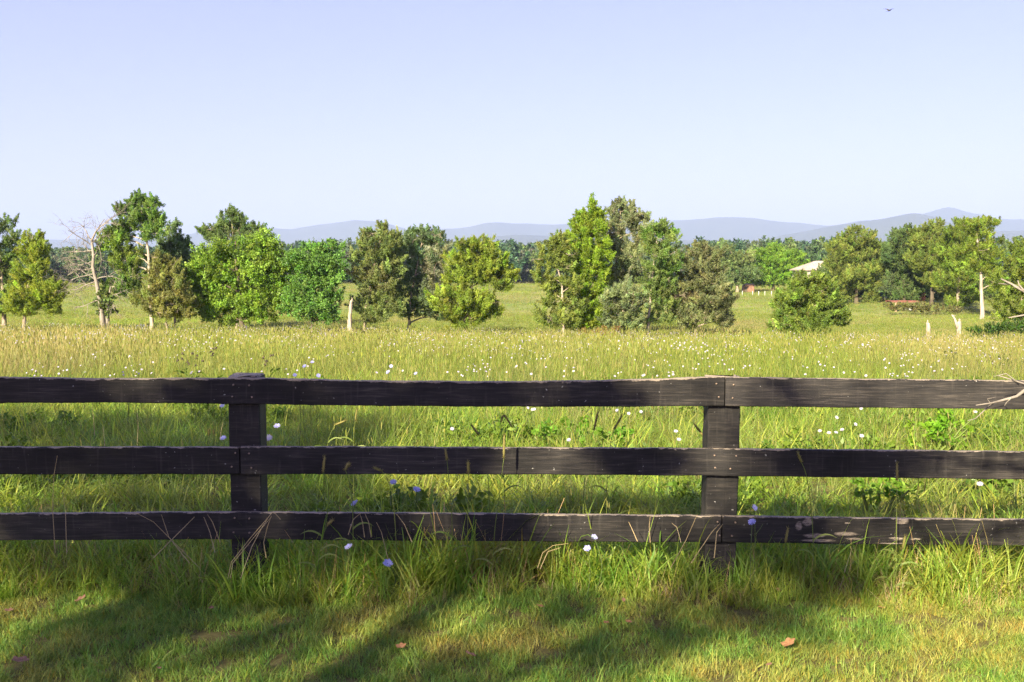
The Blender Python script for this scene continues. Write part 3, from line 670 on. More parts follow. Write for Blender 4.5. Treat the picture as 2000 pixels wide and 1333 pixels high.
tree('cedar_tree', 'brownish olive broad cedar at the right end of the right hand group', 75, [(1358, 662), (1358, 620), (1366, 550), (1370, 480)],
     [(1372, 484, 14, 8), (1358, 496, 20, 10), (1385, 500, 22, 12), (1368, 515, 36, 14), (1345, 535, 22, 16), (1392, 535, 26, 18), (1368, 556, 40, 18), (1400, 572, 24, 18), (1345, 582, 30, 20, (1.1, .95, 1)), (1380, 590, 40, 20), (1408, 605, 22, 20), (1340, 612, 20, 18), (1372, 620, 36, 16), (1410, 630, 20, 12), (1345, 635, 12, 10)], BRN, seed=37, dens=1.0, bare=7)
tree('cedar_tree', 'lone cone shaped green cedar in front of the house roof', 72, [(1580, 664), (1580, 600), (1580, 535)],
     [(1582, 548, 26, 8), (1560, 560, 24, 12), (1602, 560, 26, 12), (1580, 572, 46, 14), (1548, 590, 28, 16), (1608, 590, 32, 16), (1576, 605, 50, 16), (1532, 616, 24, 14), (1628, 614, 26, 16), (1585, 628, 56, 16), (1540, 636, 24, 12), (1575, 646, 40, 12), (1640, 622, 14, 12)], (0.122, 0.163, 0.028), seed=38, dens=1.3)
tree('cedar_tree', 'cedar cut by the right edge of the photo behind bare twigs', 88, [(1995, 640), (1995, 580), (1998, 500)],
     [(1998, 492, 20, 14), (1975, 520, 26, 18), (2005, 530, 34, 24), (1962, 555, 22, 18), (1990, 570, 34, 22), (1965, 590, 24, 18), (2005, 605, 36, 20), (1975, 615, 26, 14), (2040, 560, 40, 50)], (0.125, 0.160, 0.024), seed=39, bare=6)
# on the rise by the house
GH = 'trees in front of the house on the rise'
tree('cedar_tree', 'broad cedar beside the house roof, left end of the hill group', 150, [(1672, 603), (1672, 570), (1670, 470)],
     [(1675, 455, 18, 9), (1650, 466, 16, 10), (1705, 462, 10, 10), (1675, 476, 34, 14), (1640, 490, 22, 14), (1702, 490, 26, 16), (1665, 505, 40, 18), (1635, 520, 22, 18), (1705, 520, 24, 18), (1672, 535, 40, 18), (1640, 552, 24, 18), (1698, 552, 26, 18), (1650, 575, 22, 14), (1700, 580, 16, 14)], OLV, seed=40, dens=1.2, group=GH, r0=.4, bark=M_bark_dark, ls=.85, big=.98)
tree('cedar_tree', 'dark cedar in the middle of the hill group above the green implement', 148, [(1765, 604), (1765, 560), (1772, 455)],
     [(1762, 462, 16, 10), (1785, 455, 20, 10), (1752, 480, 20, 16), (1788, 482, 26, 16), (1748, 510, 18, 20, (.8, .85, 1)), (1778, 515, 30, 20), (1758, 545, 26, 18), (1795, 550, 22, 20), (1770, 575, 26, 12), (1735, 560, 14, 16, (1.1, 1, 1.3))], DRK, seed=41, dens=1.2, group=GH, r0=.35, bark=M_bark_dark, ls=.85, big=1.22, bare=3)
tree('cedar_tree', 'olive cedar with a dark trunk right of the red trailer', 143, [(1820, 606), (1820, 565), (1822, 450)],
     [(1824, 446, 16, 8), (1806, 458, 18, 10), (1840, 462, 20, 12), (1815, 480, 28, 16), (1845, 490, 20, 16), (1810, 515, 26, 18), (1842, 525, 22, 18, (.75, .8, .9)), (1822, 548, 26, 14), (1850, 560, 22, 20)], OLV, seed=42, dens=1.2, group=GH, r0=.38, bark=M_bark_dark, ls=.85, big=1.22)
tree('cedar_tree', 'tall flat topped cedar on the right of the hill group', 128, [(1870, 622), (1872, 560), (1880, 445)],
     [(1878, 440, 10, 12), (1892, 446, 24, 7), (1862, 458, 14, 10), (1885, 466, 26, 12), (1870, 486, 28, 16), (1862, 515, 26, 18), (1888, 525, 24, 18), (1868, 550, 28, 16), (1885, 575, 22, 18), (1868, 592, 18, 12)], (0.125, 0.167, 0.024), seed=43, dens=1.2, group=GH, r0=.3, ls=.85, big=1.22, bare=5)
tree('cedar_tree', 'cedar with a long white trunk and one flat upper branch', 112, [(1918, 624), (1918, 580), (1915, 520), (1905, 440)],
     [(1912, 436, 22, 5), (1932, 438, 16, 4), (1905, 450, 22, 8), (1920, 470, 26, 12), (1898, 490, 22, 14), (1932, 500, 22, 16), (1905, 520, 18, 14), (1938, 535, 18, 16), (1945, 560, 14, 18)], (0.143, 0.182, 0.024), seed=44, dens=1.1, group=GH, r0=.32, bark=M_bark_pale, ls=.85, big=1.22, bare=4)
tree('broadleaf_tree', 'round green broadleaf tree left of the house roof', 215, [(1510, 562), (1512, 520), (1515, 490)],
     [(1515, 494, 30, 14), (1492, 508, 28, 18), (1535, 508, 28, 18), (1512, 522, 44, 20), (1485, 538, 26, 18), (1540, 536, 24, 18), (1560, 515, 16, 14), (1510, 546, 42, 14)], (0.131, 0.217, 0.023), 'leaf', seed=45, dens=1.3, group=GH, r0=.5, bark=M_bark_dark, ls=.8, big=.95)
tree('broadleaf_tree', 'ragged grey green tree with a broken pale limb behind the field', 205, [(1440, 562), (1440, 520), (1422, 480)],
     [(1420, 482, 12, 12), (1412, 505, 18, 18), (1430, 515, 18, 20), (1455, 508, 20, 16, (1.2, 1.05, 1.1)), (1412, 535, 20, 18), (1445, 535, 26, 16, (.8, .85, .9)), (1430, 550, 26, 10), (1470, 530, 14, 16)], (0.113, 0.148, 0.046), 'leaf', seed=46, dens=1.15, group=GH, r0=.4, ls=.8)

tree('cedar_tree', 'dark cedar added for canopy shade behind the red trailer in the hill group', 172, [(1750, 598), (1750, 560), (1752, 500)],
     [(1745, 515, 30, 24), (1722, 545, 26, 22), (1775, 545, 34, 24), (1800, 560, 30, 20), (1725, 572, 22, 12), (1780, 578, 36, 10)], DRK, seed=47, dens=1.2, group=GH, r0=.35, bark=M_bark_dark, ls=.85, big=1.22)  # added dark tree: fills the gap under the canopies in place of shade
tree('cedar_tree', 'dark cedar added for canopy shade behind the white trunk in the hill group', 160, [(1850, 605), (1850, 560), (1850, 500)],
     [(1850, 520, 34, 26), (1830, 560, 22, 20), (1880, 560, 34, 26), (1912, 560, 28, 30), (1895, 590, 34, 16), (1850, 585, 22, 12), (1940, 580, 24, 26)], DRK, seed=48, dens=1.2, group=GH, r0=.35, bark=M_bark_dark, ls=.85, big=1.22)  # another added dark tree standing in for shade below the crowns
tree('cedar_tree', 'dark cedar added for canopy shade beneath the broad one beside the house roof', 166, [(1640, 598), (1640, 560), (1645, 520)],
     [(1640, 540, 30, 22), (1680, 550, 30, 22), (1625, 565, 18, 14), (1655, 575, 26, 12), (1705, 570, 22, 16)], DRK, seed=49, dens=1.2, group=GH, r0=.3, bark=M_bark_dark, ls=.85, big=1.22)  # added as well, its dark foliage stands in for shade beneath the boughs

# dead tree with grey twigs, ivy round its foot
def dead_tree():
    Y = 75; r = np.random.default_rng(5); org = at(205, 640, Y); org[2] = float(H(org[0], org[1])) - .05
    root = empty('dead_tree', org); tag(root, 'leafless grey dead tree with ivy at its foot in the left group', 'tree', 'trees standing in the pasture')
    tb = Tubes()
    main = [org, at(198, 610, Y), at(196, 590, Y), at(188, 550, Y), at(181, 520, Y), at(183, 500, Y), at(179, 470, Y), at(186, 455, Y), at(204, 428, Y)]
    tb.tube(main, [.24, .20, .17, .14, .12, .11, .09, .06, .02], 8)
    tb.tube([org + [.25, 0, 0], at(210, 615, Y), at(212, 585, Y), at(216, 560, Y)], [.17, .14, .11, .04], 7)
    for (a, b) in (((181, 520), (150, 500)), ((183, 510), (140, 530)), ((180, 480), (140, 455)), ((179, 470), (150, 445)), ((186, 455), (215, 425)), ((182, 500), (215, 490)), ((185, 535), (140, 548)), ((188, 550), (150, 565)), ((190, 560), (155, 560)),
                   ((196, 586), (160, 586)), ((190, 545), (225, 540)), ((212, 580), (240, 560)), ((181, 475), (205, 455)), ((183, 525), (125, 545)), ((184, 505), (160, 480)), ((212, 580), (235, 600)), ((181, 490), (135, 495)), ((188, 548), (165, 530))):
        A, B = at(*a, Y), at(*b, Y); B = B + np.array([0, r.normal(0, .8), 0])
        twigs(tb, r, A, B - A, np.linalg.norm(B - A), .05, 3, .28, 4)
    obj('trunk', tb.mesh('trunk', M_twig, org), root)
    k = Y / FPX
    W = [(*at(px, py, Y), rx * k, rx * k * .8, ry * k) for px, py, rx, ry in ((205, 580, 18, 12), (198, 596, 14, 12), (212, 600, 14, 12), (206, 612, 12, 6))]
    obj('ivy', crown_mesh('ivy', W, org, 61, .2, .17, 1.2, DRK, .25, M_leaf, .3, .2, 30), root)
dead_tree()
def snag(name, label, Y, pts, rad, seed, extra=None, group='bleached stumps in the pasture'):
    r = np.random.default_rng(seed); P = [at(px, py, Y) for px, py in pts]; org = P[0].copy(); org[2] = float(H(org[0], org[1])) - .05; P[0] = org
    tb = Tubes(); fine = []
    for i in range(len(P) - 1):
        for t in (0, .33, .66): fine.append(P[i] * (1 - t) + P[i + 1] * t + r.normal(0, .015, 3))
    fine.append(P[-1]); m = len(fine)
    rr = [rad[0] + (rad[1] - rad[0]) * i / (m - 1) + r.normal(0, .012) for i in range(m)]
    tb.tube(fine, rr, 9)
    # jagged broken top
    for q in range(4):
        a = r.uniform(0, 6.28); o = np.array([math.cos(a), math.sin(a), 0]) * rr[-1] * .55
        tb.tube([fine[-1] + o - [0, 0, .06], fine[-1] + o * .9 + [0, 0, r.uniform(.06, .2)]], [rr[-1] * .4, .012], 5)
    for e in (extra or []): 
        Q = [at(px, py, Y) for px, py in e[0]]; tb.tube(Q, e[1], 7)
    tag(obj(name, tb.mesh(name, M_bark_pale, org), None, org), label, 'stump', group)
snag('tree_snag', 'slender white broken trunk beside the grey green centre cedar', 73, [(683, 648), (683, 625), (685, 600), (688, 586)], (.18, .09), 1)
snag('tree_snag', 'short straight white stump, left of the pair on the right', 62, [(1814, 672), (1814, 655), (1813, 640), (1813, 631)], (.15, .11), 2)
snag('tree_snag', 'forked white stump, right of the pair on the right', 62, [(1872, 668), (1872, 650), (1873, 640), (1874, 628)], (.17, .11), 3, [([(1872, 645), (1868, 632), (1863, 620), (1859, 616), (1866, 617)], [.12, .09, .06, .05, .03])])

# low shrubs
def shrub(name, label, Y, blobs, col, seed, leaf=(.2, .1), dens=1.2, cat='shrub', spread=.3, mat=None, group=None, per=30):
    k = Y / FPX; b0 = blobs[0]; org = at(b0[0], b0[1], Y); org[2] = float(H(org[0], Y)) - .03
    root = empty(name, org); tag(root, label, cat, group)
    W = [(*at(px, py, Y), rx * k, rx * k * .8, ry * k) for px, py, rx, ry in blobs]
    obj('foliage', crown_mesh('foliage', W, org, seed, leaf[0], leaf[1], dens, col, .22, mat or M_leaf, spread, .4, per), root)
    tb = Tubes(); r = np.random.default_rng(seed)
    for w in W:
        for q in range(3):
            e = np.array(w[:3]) + r.normal(0, .4, 3) * w[3:6]; tb.tube(limb_path(org, e, r, .05), list(np.linspace(.02, .006, 6)), 4, False)
    obj('stem', tb.mesh('stem', M_stalk if cat == 'weed' else M_bark_dark, org), root)
shrub('shrub', 'low green ferny shrub spreading below the right edge cedar', 80, [(1950, 642, 30, 9), (1925, 648, 24, 7), (1985, 638, 30, 10), (1905, 652, 16, 6)], (.05, .10, .016), 71, cat='shrub', dens=1.6)
shrub('shrub', 'brown dry low brush under the pointed cedar of the right group', 71, [(1190, 650, 26, 5), (1150, 654, 20, 5)], (.20, .12, .045), 72, dens=1.2)

shrub('shrub', 'brown green weeds in front of the red trailer on the rise', 120, [(1800, 601, 30, 6), (1755, 600, 24, 5), (1845, 606, 24, 6)], (.13, .13, .05), 73, (.3, .12), .9)

# ------------------------------------------------------------------ far wood
def forest_tree(seed, hgt, wid, col):
    r = np.random.default_rng(seed); bl = []
    for i in range(11):
        t = r.random(); z = hgt * (.22 + .70 * t); w = wid * (1.05 - .6 * t ** 2) * .5; a = r.uniform(0, 6.28); q = w * r.random() * .8
        bl.append((math.cos(a) * q, math.sin(a) * q, z, w * .6, w * .6, hgt * .14))
    me = crown_mesh('far_crown', bl, (0, 0, 0), seed, 1.15, .75, .055, col, .22, M_leaf, 1.1, .5, 20)
    # trunk joined underneath
    o = bpy.data.objects.new('far_tree', me); return o
fsrc = [forest_tree(500 + i, random.uniform(13, 18), random.uniform(8, 12), c) for i, c in enumerate([(0.072, 0.128, 0.062), (0.088, 0.152, 0.062), (0.062, 0.110, 0.068), (0.105, 0.161, 0.088), (0.122, 0.179, 0.062), (0.138, 0.152, 0.120), (0.067, 0.134, 0.074)])]
def ftop(px):
    return lerp_tab(px, [(-300, 478), (0, 486), (130, 488), (370, 488), (560, 474), (700, 470), (870, 473), (1000, 470), (1060, 470), (1330, 470), (1450, 463), (1600, 469), (1750, 470), (1930, 458), (2000, 456), (2400, 450)])
N = 5200
y = 330 + 520 * rng.random(N) ** .9; x = rng.uniform(-.68, .68, N) * y
edge = 345 + 26 * np.sin(x * .021 + 1) + 16 * np.sin(x * .061)
k = y > edge; x, y = x[k], y[k]; n = len(x); z = H(x, y)
pxx = 1000 + x / y * FPX
ztop = EYE[2] + (530 - ftop(pxx)) / FPX * y            # no crown rises above the wood's real skyline
s = rng.uniform(.75, 1.15, n); s = np.minimum(s, np.maximum(.45, (ztop - z) / 16.5 * rng.uniform(.86, 1.06, n)))
scatter('far_woodland', 'dense dark green wood across the valley below the mountains', 'woodland', fsrc, np.stack([x, y, z], 1), rng.uniform(0, 6.28, n), s, rng.integers(0, 7, n), .04)


# ------------------------------------------------------------------ house and things on the rise
def farmhouse():
    Y = 205.; c = at(1606, 545, Y); cx = c[0]; g = float(H(cx, Y)) - .1; k = Y / FPX
    ze = at(1600, 527, Y)[2]; zr = at(1600, 510, Y)[2]
    root = empty('farmhouse', (cx, Y, g)); tag(root, 'farmhouse with weathered pale hipped roof half hidden by trees', 'house')
    wallm = plain_mat('house_wall', (.34, .31, .28), (.42, .39, .35), 3); roofm = plain_mat('weathered_tin_roof', (.30, .23, .20), (.42, .36, .32), .9, .7)
    trim = plain_mat('house_trim', (.6, .6, .58)); glass = plain_mat('house_glass', (.03, .035, .04), None, 5, .1)
    w, d = 5.0, 4.0; h = ze - g
    t = Tubes(); t.box((-w, -d, 0), (w, d, h)); obj('wall', t.mesh('wall', wallm, smooth=False), root)
    o = .55; V = [(-w - o, -d - o, h), (w + o, -d - o, h), (w + o, d + o, h), (-w - o, d + o, h), (-1.6, 0, zr - g), (1.6, 0, zr - g)]
    V += [(x, y_, z - .16) for x, y_, z in V[:4]]
    F = [(0, 1, 5, 4), (2, 3, 4, 5), (1, 2, 5), (3, 0, 4), (6, 7, 1, 0), (7, 8, 2, 1), (8, 9, 3, 2), (9, 6, 0, 3), (9, 8, 7, 6)]
    rf = obj('roof', mesh_py('roof', V, F, roofm), root)
    t = Tubes()
    for i in range(-8, 9):
        x = i * .62; tt = min(1., (w + o - abs(x)) / (w + o - 1.6)) if abs(x) > 1.6 else 1.
        a = np.array([x, -d - o, h + .02]); b = np.array([x, -d - o + (d + o) * tt, h + (zr - g - h) * tt + .02]); t.tube([a, b], .03, 4)
    obj('seam', t.mesh('seam', roofm), rf)
    for x in (-3.2, -.9, 3.0):
        t = Tubes(); t.box((x - .55, -d - .05, h - 2.1), (x + .55, -d - .003, h - .6)); wd = obj('window', t.mesh('window', trim, smooth=False), root)
        t = Tubes(); t.box((x - .45, -d - .07, h - 2.0), (x + .45, -d - .052, h - .7)); obj('pane', t.mesh('pane', glass, smooth=False), wd)
    t = Tubes(); t.box((.6, -d - .06, .1), (1.6, -d - .004, 2.2)); obj('door', t.mesh('door', plain_mat('house_door', (.12, .07, .05)), smooth=False), root)
farmhouse()
M_red = plain_mat('faded_red_paint', (.19, .05, .038), (.29, .11, .08), 3); M_tyre = plain_mat('tyre_rubber', (.02, .02, .02)); M_green = plain_mat('machine_green', (.012, .12, .035), (.02, .16, .05), 3, .5)
M_orange = plain_mat('orange_plastic', (.45, .08, .02), (.52, .12, .03), 3, .5); M_white = plain_mat('white_paint', (.40, .40, .38), (.52, .52, .50), 5); M_rust = plain_mat('rusty_sheet', (.13, .06, .04), (.24, .13, .09), 2)
def wheel(parent, x, y_, r_, w=.22):
    t = Tubes(); t.tube([(x, y_ - w / 2, r_), (x, y_ - w * .4, r_), (x, y_ + w * .4, r_), (x, y_ + w / 2, r_)], [r_ * .9, r_, r_, r_ * .9], 18); o = obj('wheel', t.mesh('wheel', M_tyre), parent)
    t = Tubes(); t.tube([(x, y_ - w / 2 - .02, r_), (x, y_ + w / 2 + .02, r_)], r_ * .5, 12); obj('rim', t.mesh('rim', M_white), o)
def flatbed():
    Y = 126.; a = at(1735, 588, Y); b = at(1788, 588, Y); g = float(H((a[0] + b[0]) / 2, Y)); root = empty('flatbed_trailer', ((a[0] + b[0]) / 2, Y, g)); L = (b[0] - a[0]) / 2; h = a[2] - g
    tag(root, 'faded red flatbed trailer parked under the hill cedars', 'trailer')
    for i in range(6):
        t = Tubes(); t.box((-L, -1 + i * .335, h - .04), (L, -1 + i * .335 + .32, h + .02)); obj('plank', t.mesh('plank', M_red, smooth=False), root)
    t = Tubes(); t.box((-L, -.95, h - .18), (L, -.85, h - .045)); t.box((-L, .85, h - .18), (L, .95, h - .045)); t.box((-L + .4, -.845, h - .16), (-L + .5, .845, h - .06)); t.box((L - .5, -.845, h - .16), (L - .4, .845, h - .06)); obj('chassis', t.mesh('chassis', M_rust, smooth=False), root)
    t = Tubes(); t.box((-L + .55, -.9, 0), (-L + .75, -.7, h - .19)); obj('leg', t.mesh('leg', plain_mat('timber_prop', (.35, .25, .15)), smooth=False), root)
    for sy in (-.75, .75): wheel(root, L * .45, sy, .32)
flatbed()
def machine():
    Y = 153.; c = at(1737, 583, Y); g = float(H(c[0], Y)); root = empty('farm_machine', (c[0], Y, g)); tag(root, 'small green farm machine in the shade of the hill cedars', 'tractor')
    t = Tubes(); t.box((-.35, -.4, .6), (1.3, .4, 1.25)); t.box((-.2, -.34, 1.26), (1.2, .34, 1.36)); obj('hood', t.mesh('hood', M_green, smooth=False), root)
    t = Tubes(); t.tube([(-1.5, -.75, .75), (-1.35, -.75, 1.25), (-.95, -.75, 1.55), (-.45, -.75, 1.5)], [.09, .1, .1, .08], 8); t.tube([(-1.5, .75, .75), (-1.35, .75, 1.25), (-.95, .75, 1.55), (-.45, .75, 1.5)], [.09, .1, .1, .08], 8); t.box((-1.4, -.7, .7), (-.5, .7, .8)); obj('fender', t.mesh('fender', M_green), root)
    t = Tubes(); t.box((-1.1, -.22, .82), (-.65, .22, .95)); t.box((-1.15, -.22, .96), (-1.06, .22, 1.35)); obj('seat', t.mesh('seat', M_tyre, smooth=False), root)
    for x, r_ in ((-.95, .62), (.95, .36)):
        for sy in (-.72, .72): wheel(root, x, sy, r_)
machine()
def drum():
    Y = 152.; c = at(1801, 584, Y); g = float(H(c[0], Y)); t = Tubes()
    h = at(1802, 573, Y)[2] - g; t.tube([(0, 0, 0), (0, 0, h * .3), (0, 0, h * .33), (0, 0, h * .36), (0, 0, h * .66), (0, 0, h * .69), (0, 0, h * .72), (0, 0, h)], [.45, .45, .48, .45, .45, .48, .45, .45], 18)
    tag(obj('plastic_drum', t.mesh('plastic_drum', M_orange), None, (c[0], Y, g)), 'bright orange drum under the hill cedars right of the trailer', 'drum')
drum()
def small_shed():
    Y = 207.; c = at(1461, 560, Y); g = float(H(c[0], Y)); root = empty('small_shed', (c[0], Y, g)); tag(root, 'tiny rust brown shed at the far field edge', 'shed'); h = max(1.0, at(1461, 558, Y)[2] - g)
    t = Tubes(); t.box((-1.1, -.8, 0), (1.1, .8, h)); obj('wall', t.mesh('wall', M_rust, smooth=False), root)
    t = Tubes(); t.tube([(-1.25, 0, h + .02), (1.25, 0, h + .02)], [.95, .95], 4); obj('roof', mesh_py('roof', [(-1.25, -1, h), (1.25, -1, h), (1.25, 1, h + .3), (-1.25, 1, h + .3), (-1.25, -1, h + .06), (1.25, -1, h + .06), (1.25, 1, h + .36), (-1.25, 1, h + .36)], [(3, 2, 1, 0), (4, 5, 6, 7), (0, 1, 5, 4), (1, 2, 6, 5), (2, 3, 7, 6), (3, 0, 4, 7)], M_rust), root)
    t = Tubes(); t.box((-.9, -.83, .05), (-.35, -.803, h * .85)); obj('door', t.mesh('door', M_bark_dark, smooth=False), root)
small_shed()
place = ['leftmost, beside the rusty shed', 'second from the rusty shed', 'third from the rusty shed', 'fourth from the rusty shed', 'fifth from the rusty shed', 'rightmost, beside the lone cedar']
for i, px in enumerate((1450, 1470, 1482, 1494, 1507, 1522)):
    Y = 188. - i * 2; w = at(px, 570, Y); g = float(H(w[0], Y)); t = Tubes(); h = min(.9, at(px, 566 + i * .6, Y)[2] - g)
    t.tube([(0, 0, -.2), (0, 0, h * .9), (.01, 0, h)], [.08, .075, .04], 8)
    tag(obj('field_stake', t.mesh('field_stake', M_white), None, (w[0], Y, g)), 'small white stake at the far field edge, ' + place[i], 'stake', 'white stakes at the far field edge')
def railing():
    Y = 160.; a = at(1630, 576, Y); g = float(H(a[0], Y)); root = empty('white_railing', (a[0], Y, g)); tag(root, 'short white railing in front of the farmhouse trees', 'railing')
    for i in range(3):
        t = Tubes(); t.box((i * .45 - .05, -.05, 0), (i * .45 + .05, .05, 1.1)); obj('post', t.mesh('post', M_white, smooth=False), root)
    for z in (.45, .9):
        t = Tubes(); t.box((-.05, -.085, z), (.95, -.053, z + .1)); obj('rail', t.mesh('rail', M_white, smooth=False), root)
railing()

# ------------------------------------------------------------------ bird
def bird():
    Y = 42.; c = at(1737, 21, Y); root = empty('flying_bird', c); root.rotation_euler = (.2, -.35, .5); tag(root, 'small dark bird flying at the top right of the sky', 'bird')
    m = plain_mat('dark_feathers', (.03, .03, .035), (.06, .055, .05), 20)
    t = Tubes(); t.tube([(-.11, 0, 0), (-.09, 0, .01), (-.03, 0, .005), (.05, 0, 0), (.09, 0, .012), (.12, 0, .012), (.145, 0, .006)], [.006, .018, .033, .028, .017, .018, .002], 10); obj('body', t.mesh('body', m), root)
    for sg in (1, -1):
        V = [(.05, sg * .02, .01), (-.04, sg * .02, .01), (.06, sg * .10, .05), (-.035, sg * .10, .055), (.03, sg * .19, .075), (-.05, sg * .17, .08), (-.05, sg * .26, .085)]
        V += [(x, y_, z - .006) for x, y_, z in V]
        F = [(0, 1, 3, 2), (2, 3, 5, 4), (4, 5, 6), (9, 10, 8, 7), (11, 12, 10, 9), (13, 12, 11), (0, 2, 9, 7), (2, 4, 11, 9), (4, 6, 13, 11), (1, 8, 10, 3), (3, 10, 12, 5), (5, 12, 13, 6)]
        obj('wing', mesh_py('wing', V, F, m), root)
    obj('tail', mesh_py('tail', [(-.09, -.012, .003), (-.09, .012, .003), (-.19, .03, 0), (-.17, 0, 0), (-.19, -.03, 0), (-.09, 0, -.005)], [(0, 1, 2, 3), (0, 3, 4), (5, 2, 1), (5, 3, 2), (5, 4, 3), (5, 0, 4)], m), root)
bird()

# ------------------------------------------------------------------ flowers
def petal_mat(name, c1, c2):
    return plant_mat(name, [(0, c1), (1, c2)], .3, .6, attr=False, spec=.1, trans_gain=.9)
M_lilac = petal_mat('chicory_petal', (.36, .38, .82), (.58, .58, .90)); M_pale = petal_mat('pale_petal', (.42, .39, .56), (.55, .52, .62)); M_stem = plant_mat('flower_stem', [(0, (.07, .11, .03)), (1, (.10, .14, .04))], .1, .6, attr=False)
def bloom_mesh(name, mat, seed, R_=.5, np_=13, cup=.25):
    r = random.Random(seed); V = []; F = []
    for lay in range(2):
        for i in range(np_):
            a = 6.283 * (i + .5 * lay) / np_ + r.uniform(-.12, .12); L = R_ * (1 - .28 * lay) * r.uniform(.88, 1.08); w = R_ * .17; b = len(V)
            ca, sa = math.cos(a), math.sin(a); z1, z2 = cup * .25 * R_ + lay * .06 * R_, cup * R_ * r.uniform(.5, 1.3) + lay * .10 * R_
            for u, v, z in ((.06 * R_, 0, .0), (.55 * L, w * .75, z1), (L * .97, w * .8, z2), (L, 0, z2 * .95), (L * .97, -w * .8, z2), (.55 * L, -w * .75, z1)):
                V.append((ca * u - sa * v, sa * u + ca * v, z))
            F.append((b, b + 1, b + 2, b + 3)); F.append((b, b + 3, b + 4, b + 5))
    return mesh_py(name, V, F, mat)
def stem_mesh(seed):
    r = np.random.default_rng(seed); t = Tubes(); b = r.uniform(-.05, .05, 2)
    pts = [np.array([b[0] * math.sin(q * 3.14) , b[1] * math.sin(q * 3.14), q]) for q in np.linspace(0, 1, 7)]
    t.tube(pts, list(np.linspace(.0030, .0016, 7)), 5, False)
    for q in (2, 3, 4):
        d = r.normal(0, 1, 2) * .04; t.tube([pts[q], pts[q] + [d[0] * .6, d[1] * .6, .05], pts[q] + [d[0], d[1], .11]], [.0018, .0015, .001], 4, False)
    return t.mesh('stem', M_stem)
BL = [bloom_mesh('bloom', M_lilac, i, cup=.15 + .15 * i) for i in range(3)]; BP = [bloom_mesh('bloom', M_pale, 10 + i, cup=.1 + .1 * i) for i in range(3)]
ST = [stem_mesh(i) for i in range(4)]
def march(px, py, h):
    d = ray(px, py); t = 3.0; lo = t
    while t < 3000:
        p = EYE + d * t
        if p[2] <= H(p[0], p[1]) + h: break
        lo = t; t *= 1.06
    for _ in range(9):
        m = (lo + t) / 2; p = EYE + d * m
        if p[2] <= H(p[0], p[1]) + h: t = m
        else: lo = m
    return EYE + d * t
def flower(px, py, h=None, Y=None, dia=.04, pale=False, label='', group=None, seed=0):
    r = random.Random(seed * 31 + int(px)); p = at(px, py, Y) if Y else march(px, py, h)
    g = float(H(p[0], p[1])); root = empty('chicory_flower', (p[0], p[1], g)); tag(root, label, 'flower', group)
    st = obj('stem', ST[r.randrange(4)], root); st.scale = (1, 1, p[2] - g); st.rotation_euler = (0, 0, r.uniform(0, 6.28))
    b = obj('bloom', (BP if pale else BL)[r.randrange(3)], root, (0, 0, p[2] - g)); b.scale = (dia,) * 3; b.rotation_euler = (r.uniform(.5, 1.15), r.uniform(-.35, .35), r.uniform(-.7, .4))
near = [(757, 1101, 4.86, .050, 'open lilac chicory flower lowest and largest before the grass, left of centre'), (681, 1069, 4.9, .042, 'lilac chicory flower just under the bottom board, left of the largest one'),
        (1147, 1072, 4.92, .038, 'lilac chicory flower just under the bottom board right of centre'), (1160, 1050, 4.94, .036, 'half closed chicory flower on the lower edge of the bottom board right of centre'),
        (1469, 1021, 4.96, .040, 'lilac chicory flower in front of the bottom board right of the right post'), (1474, 992, 5.0, .034, 'chicory bud just above the bottom board right of the right post'),
        (693, 984, 5.7, .048, 'blue chicory flower above the bottom board between the lower boards'), (813, 958, 5.8, .048, 'lilac chicory flower under the middle board, rightmost of three'), (768, 943, 5.9, .042, 'blue chicory flower touching the middle board, left of the rightmost one'),
        (436, 856, 7.5, .05, 'blue chicory flower against the shade left of the left post'), (434, 793, 9.5, .05, 'small blue chicory flower under the top board left of the left post'), (541, 833, 8.0, .055, 'blue chicory flower right of the left post, upper of two'), (525, 856, 7.6, .06, 'pale chicory flower right of the left post, lower of two')]
for i, (px, py, Y, dia, lb) in enumerate(near): flower(px, py, None, Y, dia, i in (12,), lb, None, i)
band = [(883, 838), (1205, 802), (1228, 808), (1252, 805), (1320, 843), (1326, 859), (1111, 860), (1682, 798), (1634, 816), (1671, 829), (1683, 852), (1633, 845), (1619, 846), (1645, 840), (1601, 842), (1031, 797), (1044, 800), (1914, 946), (1040, 800), (1905, 805)]
for i, (px, py) in enumerate(band): flower(px, py, .38, None, .036, True, 'pale lilac flower in the sunlit grass between the upper two boards', 'flowers seen between the fence boards', 50 + i)
named = [(595, 716, .9), (576, 733, .8), (622, 734, .8), (610, 708, .9), (764, 716, .8), (758, 728, .8), (812, 730, .7)]
for i, (px, py, h) in enumerate(named): flower(px, py, h, None, .040, False, 'blue flower just above the top board between left post and centre', 'blue flowers above the top board', 90 + i)
cnt = 0
while cnt < 230:
    px = rng.uniform(-20, 2020); py = 736 - abs(rng.normal(0, 34))
    if py < 668: continue
    dens_ = .45 + .55 * np.sin(px * .011 + 1.2) * np.sin(px * .027 + py * .05)
    if 280 < px < 900 and py > 700 and rng.random() < .6: continue
    if rng.random() > dens_: continue
    flower(px, py, rng.uniform(.5, .75), None, rng.uniform(.020, .033), True, 'white lilac flower in the yellow meadow above the top board', 'pale flowers in the meadow above the top board', 200 + cnt); cnt += 1
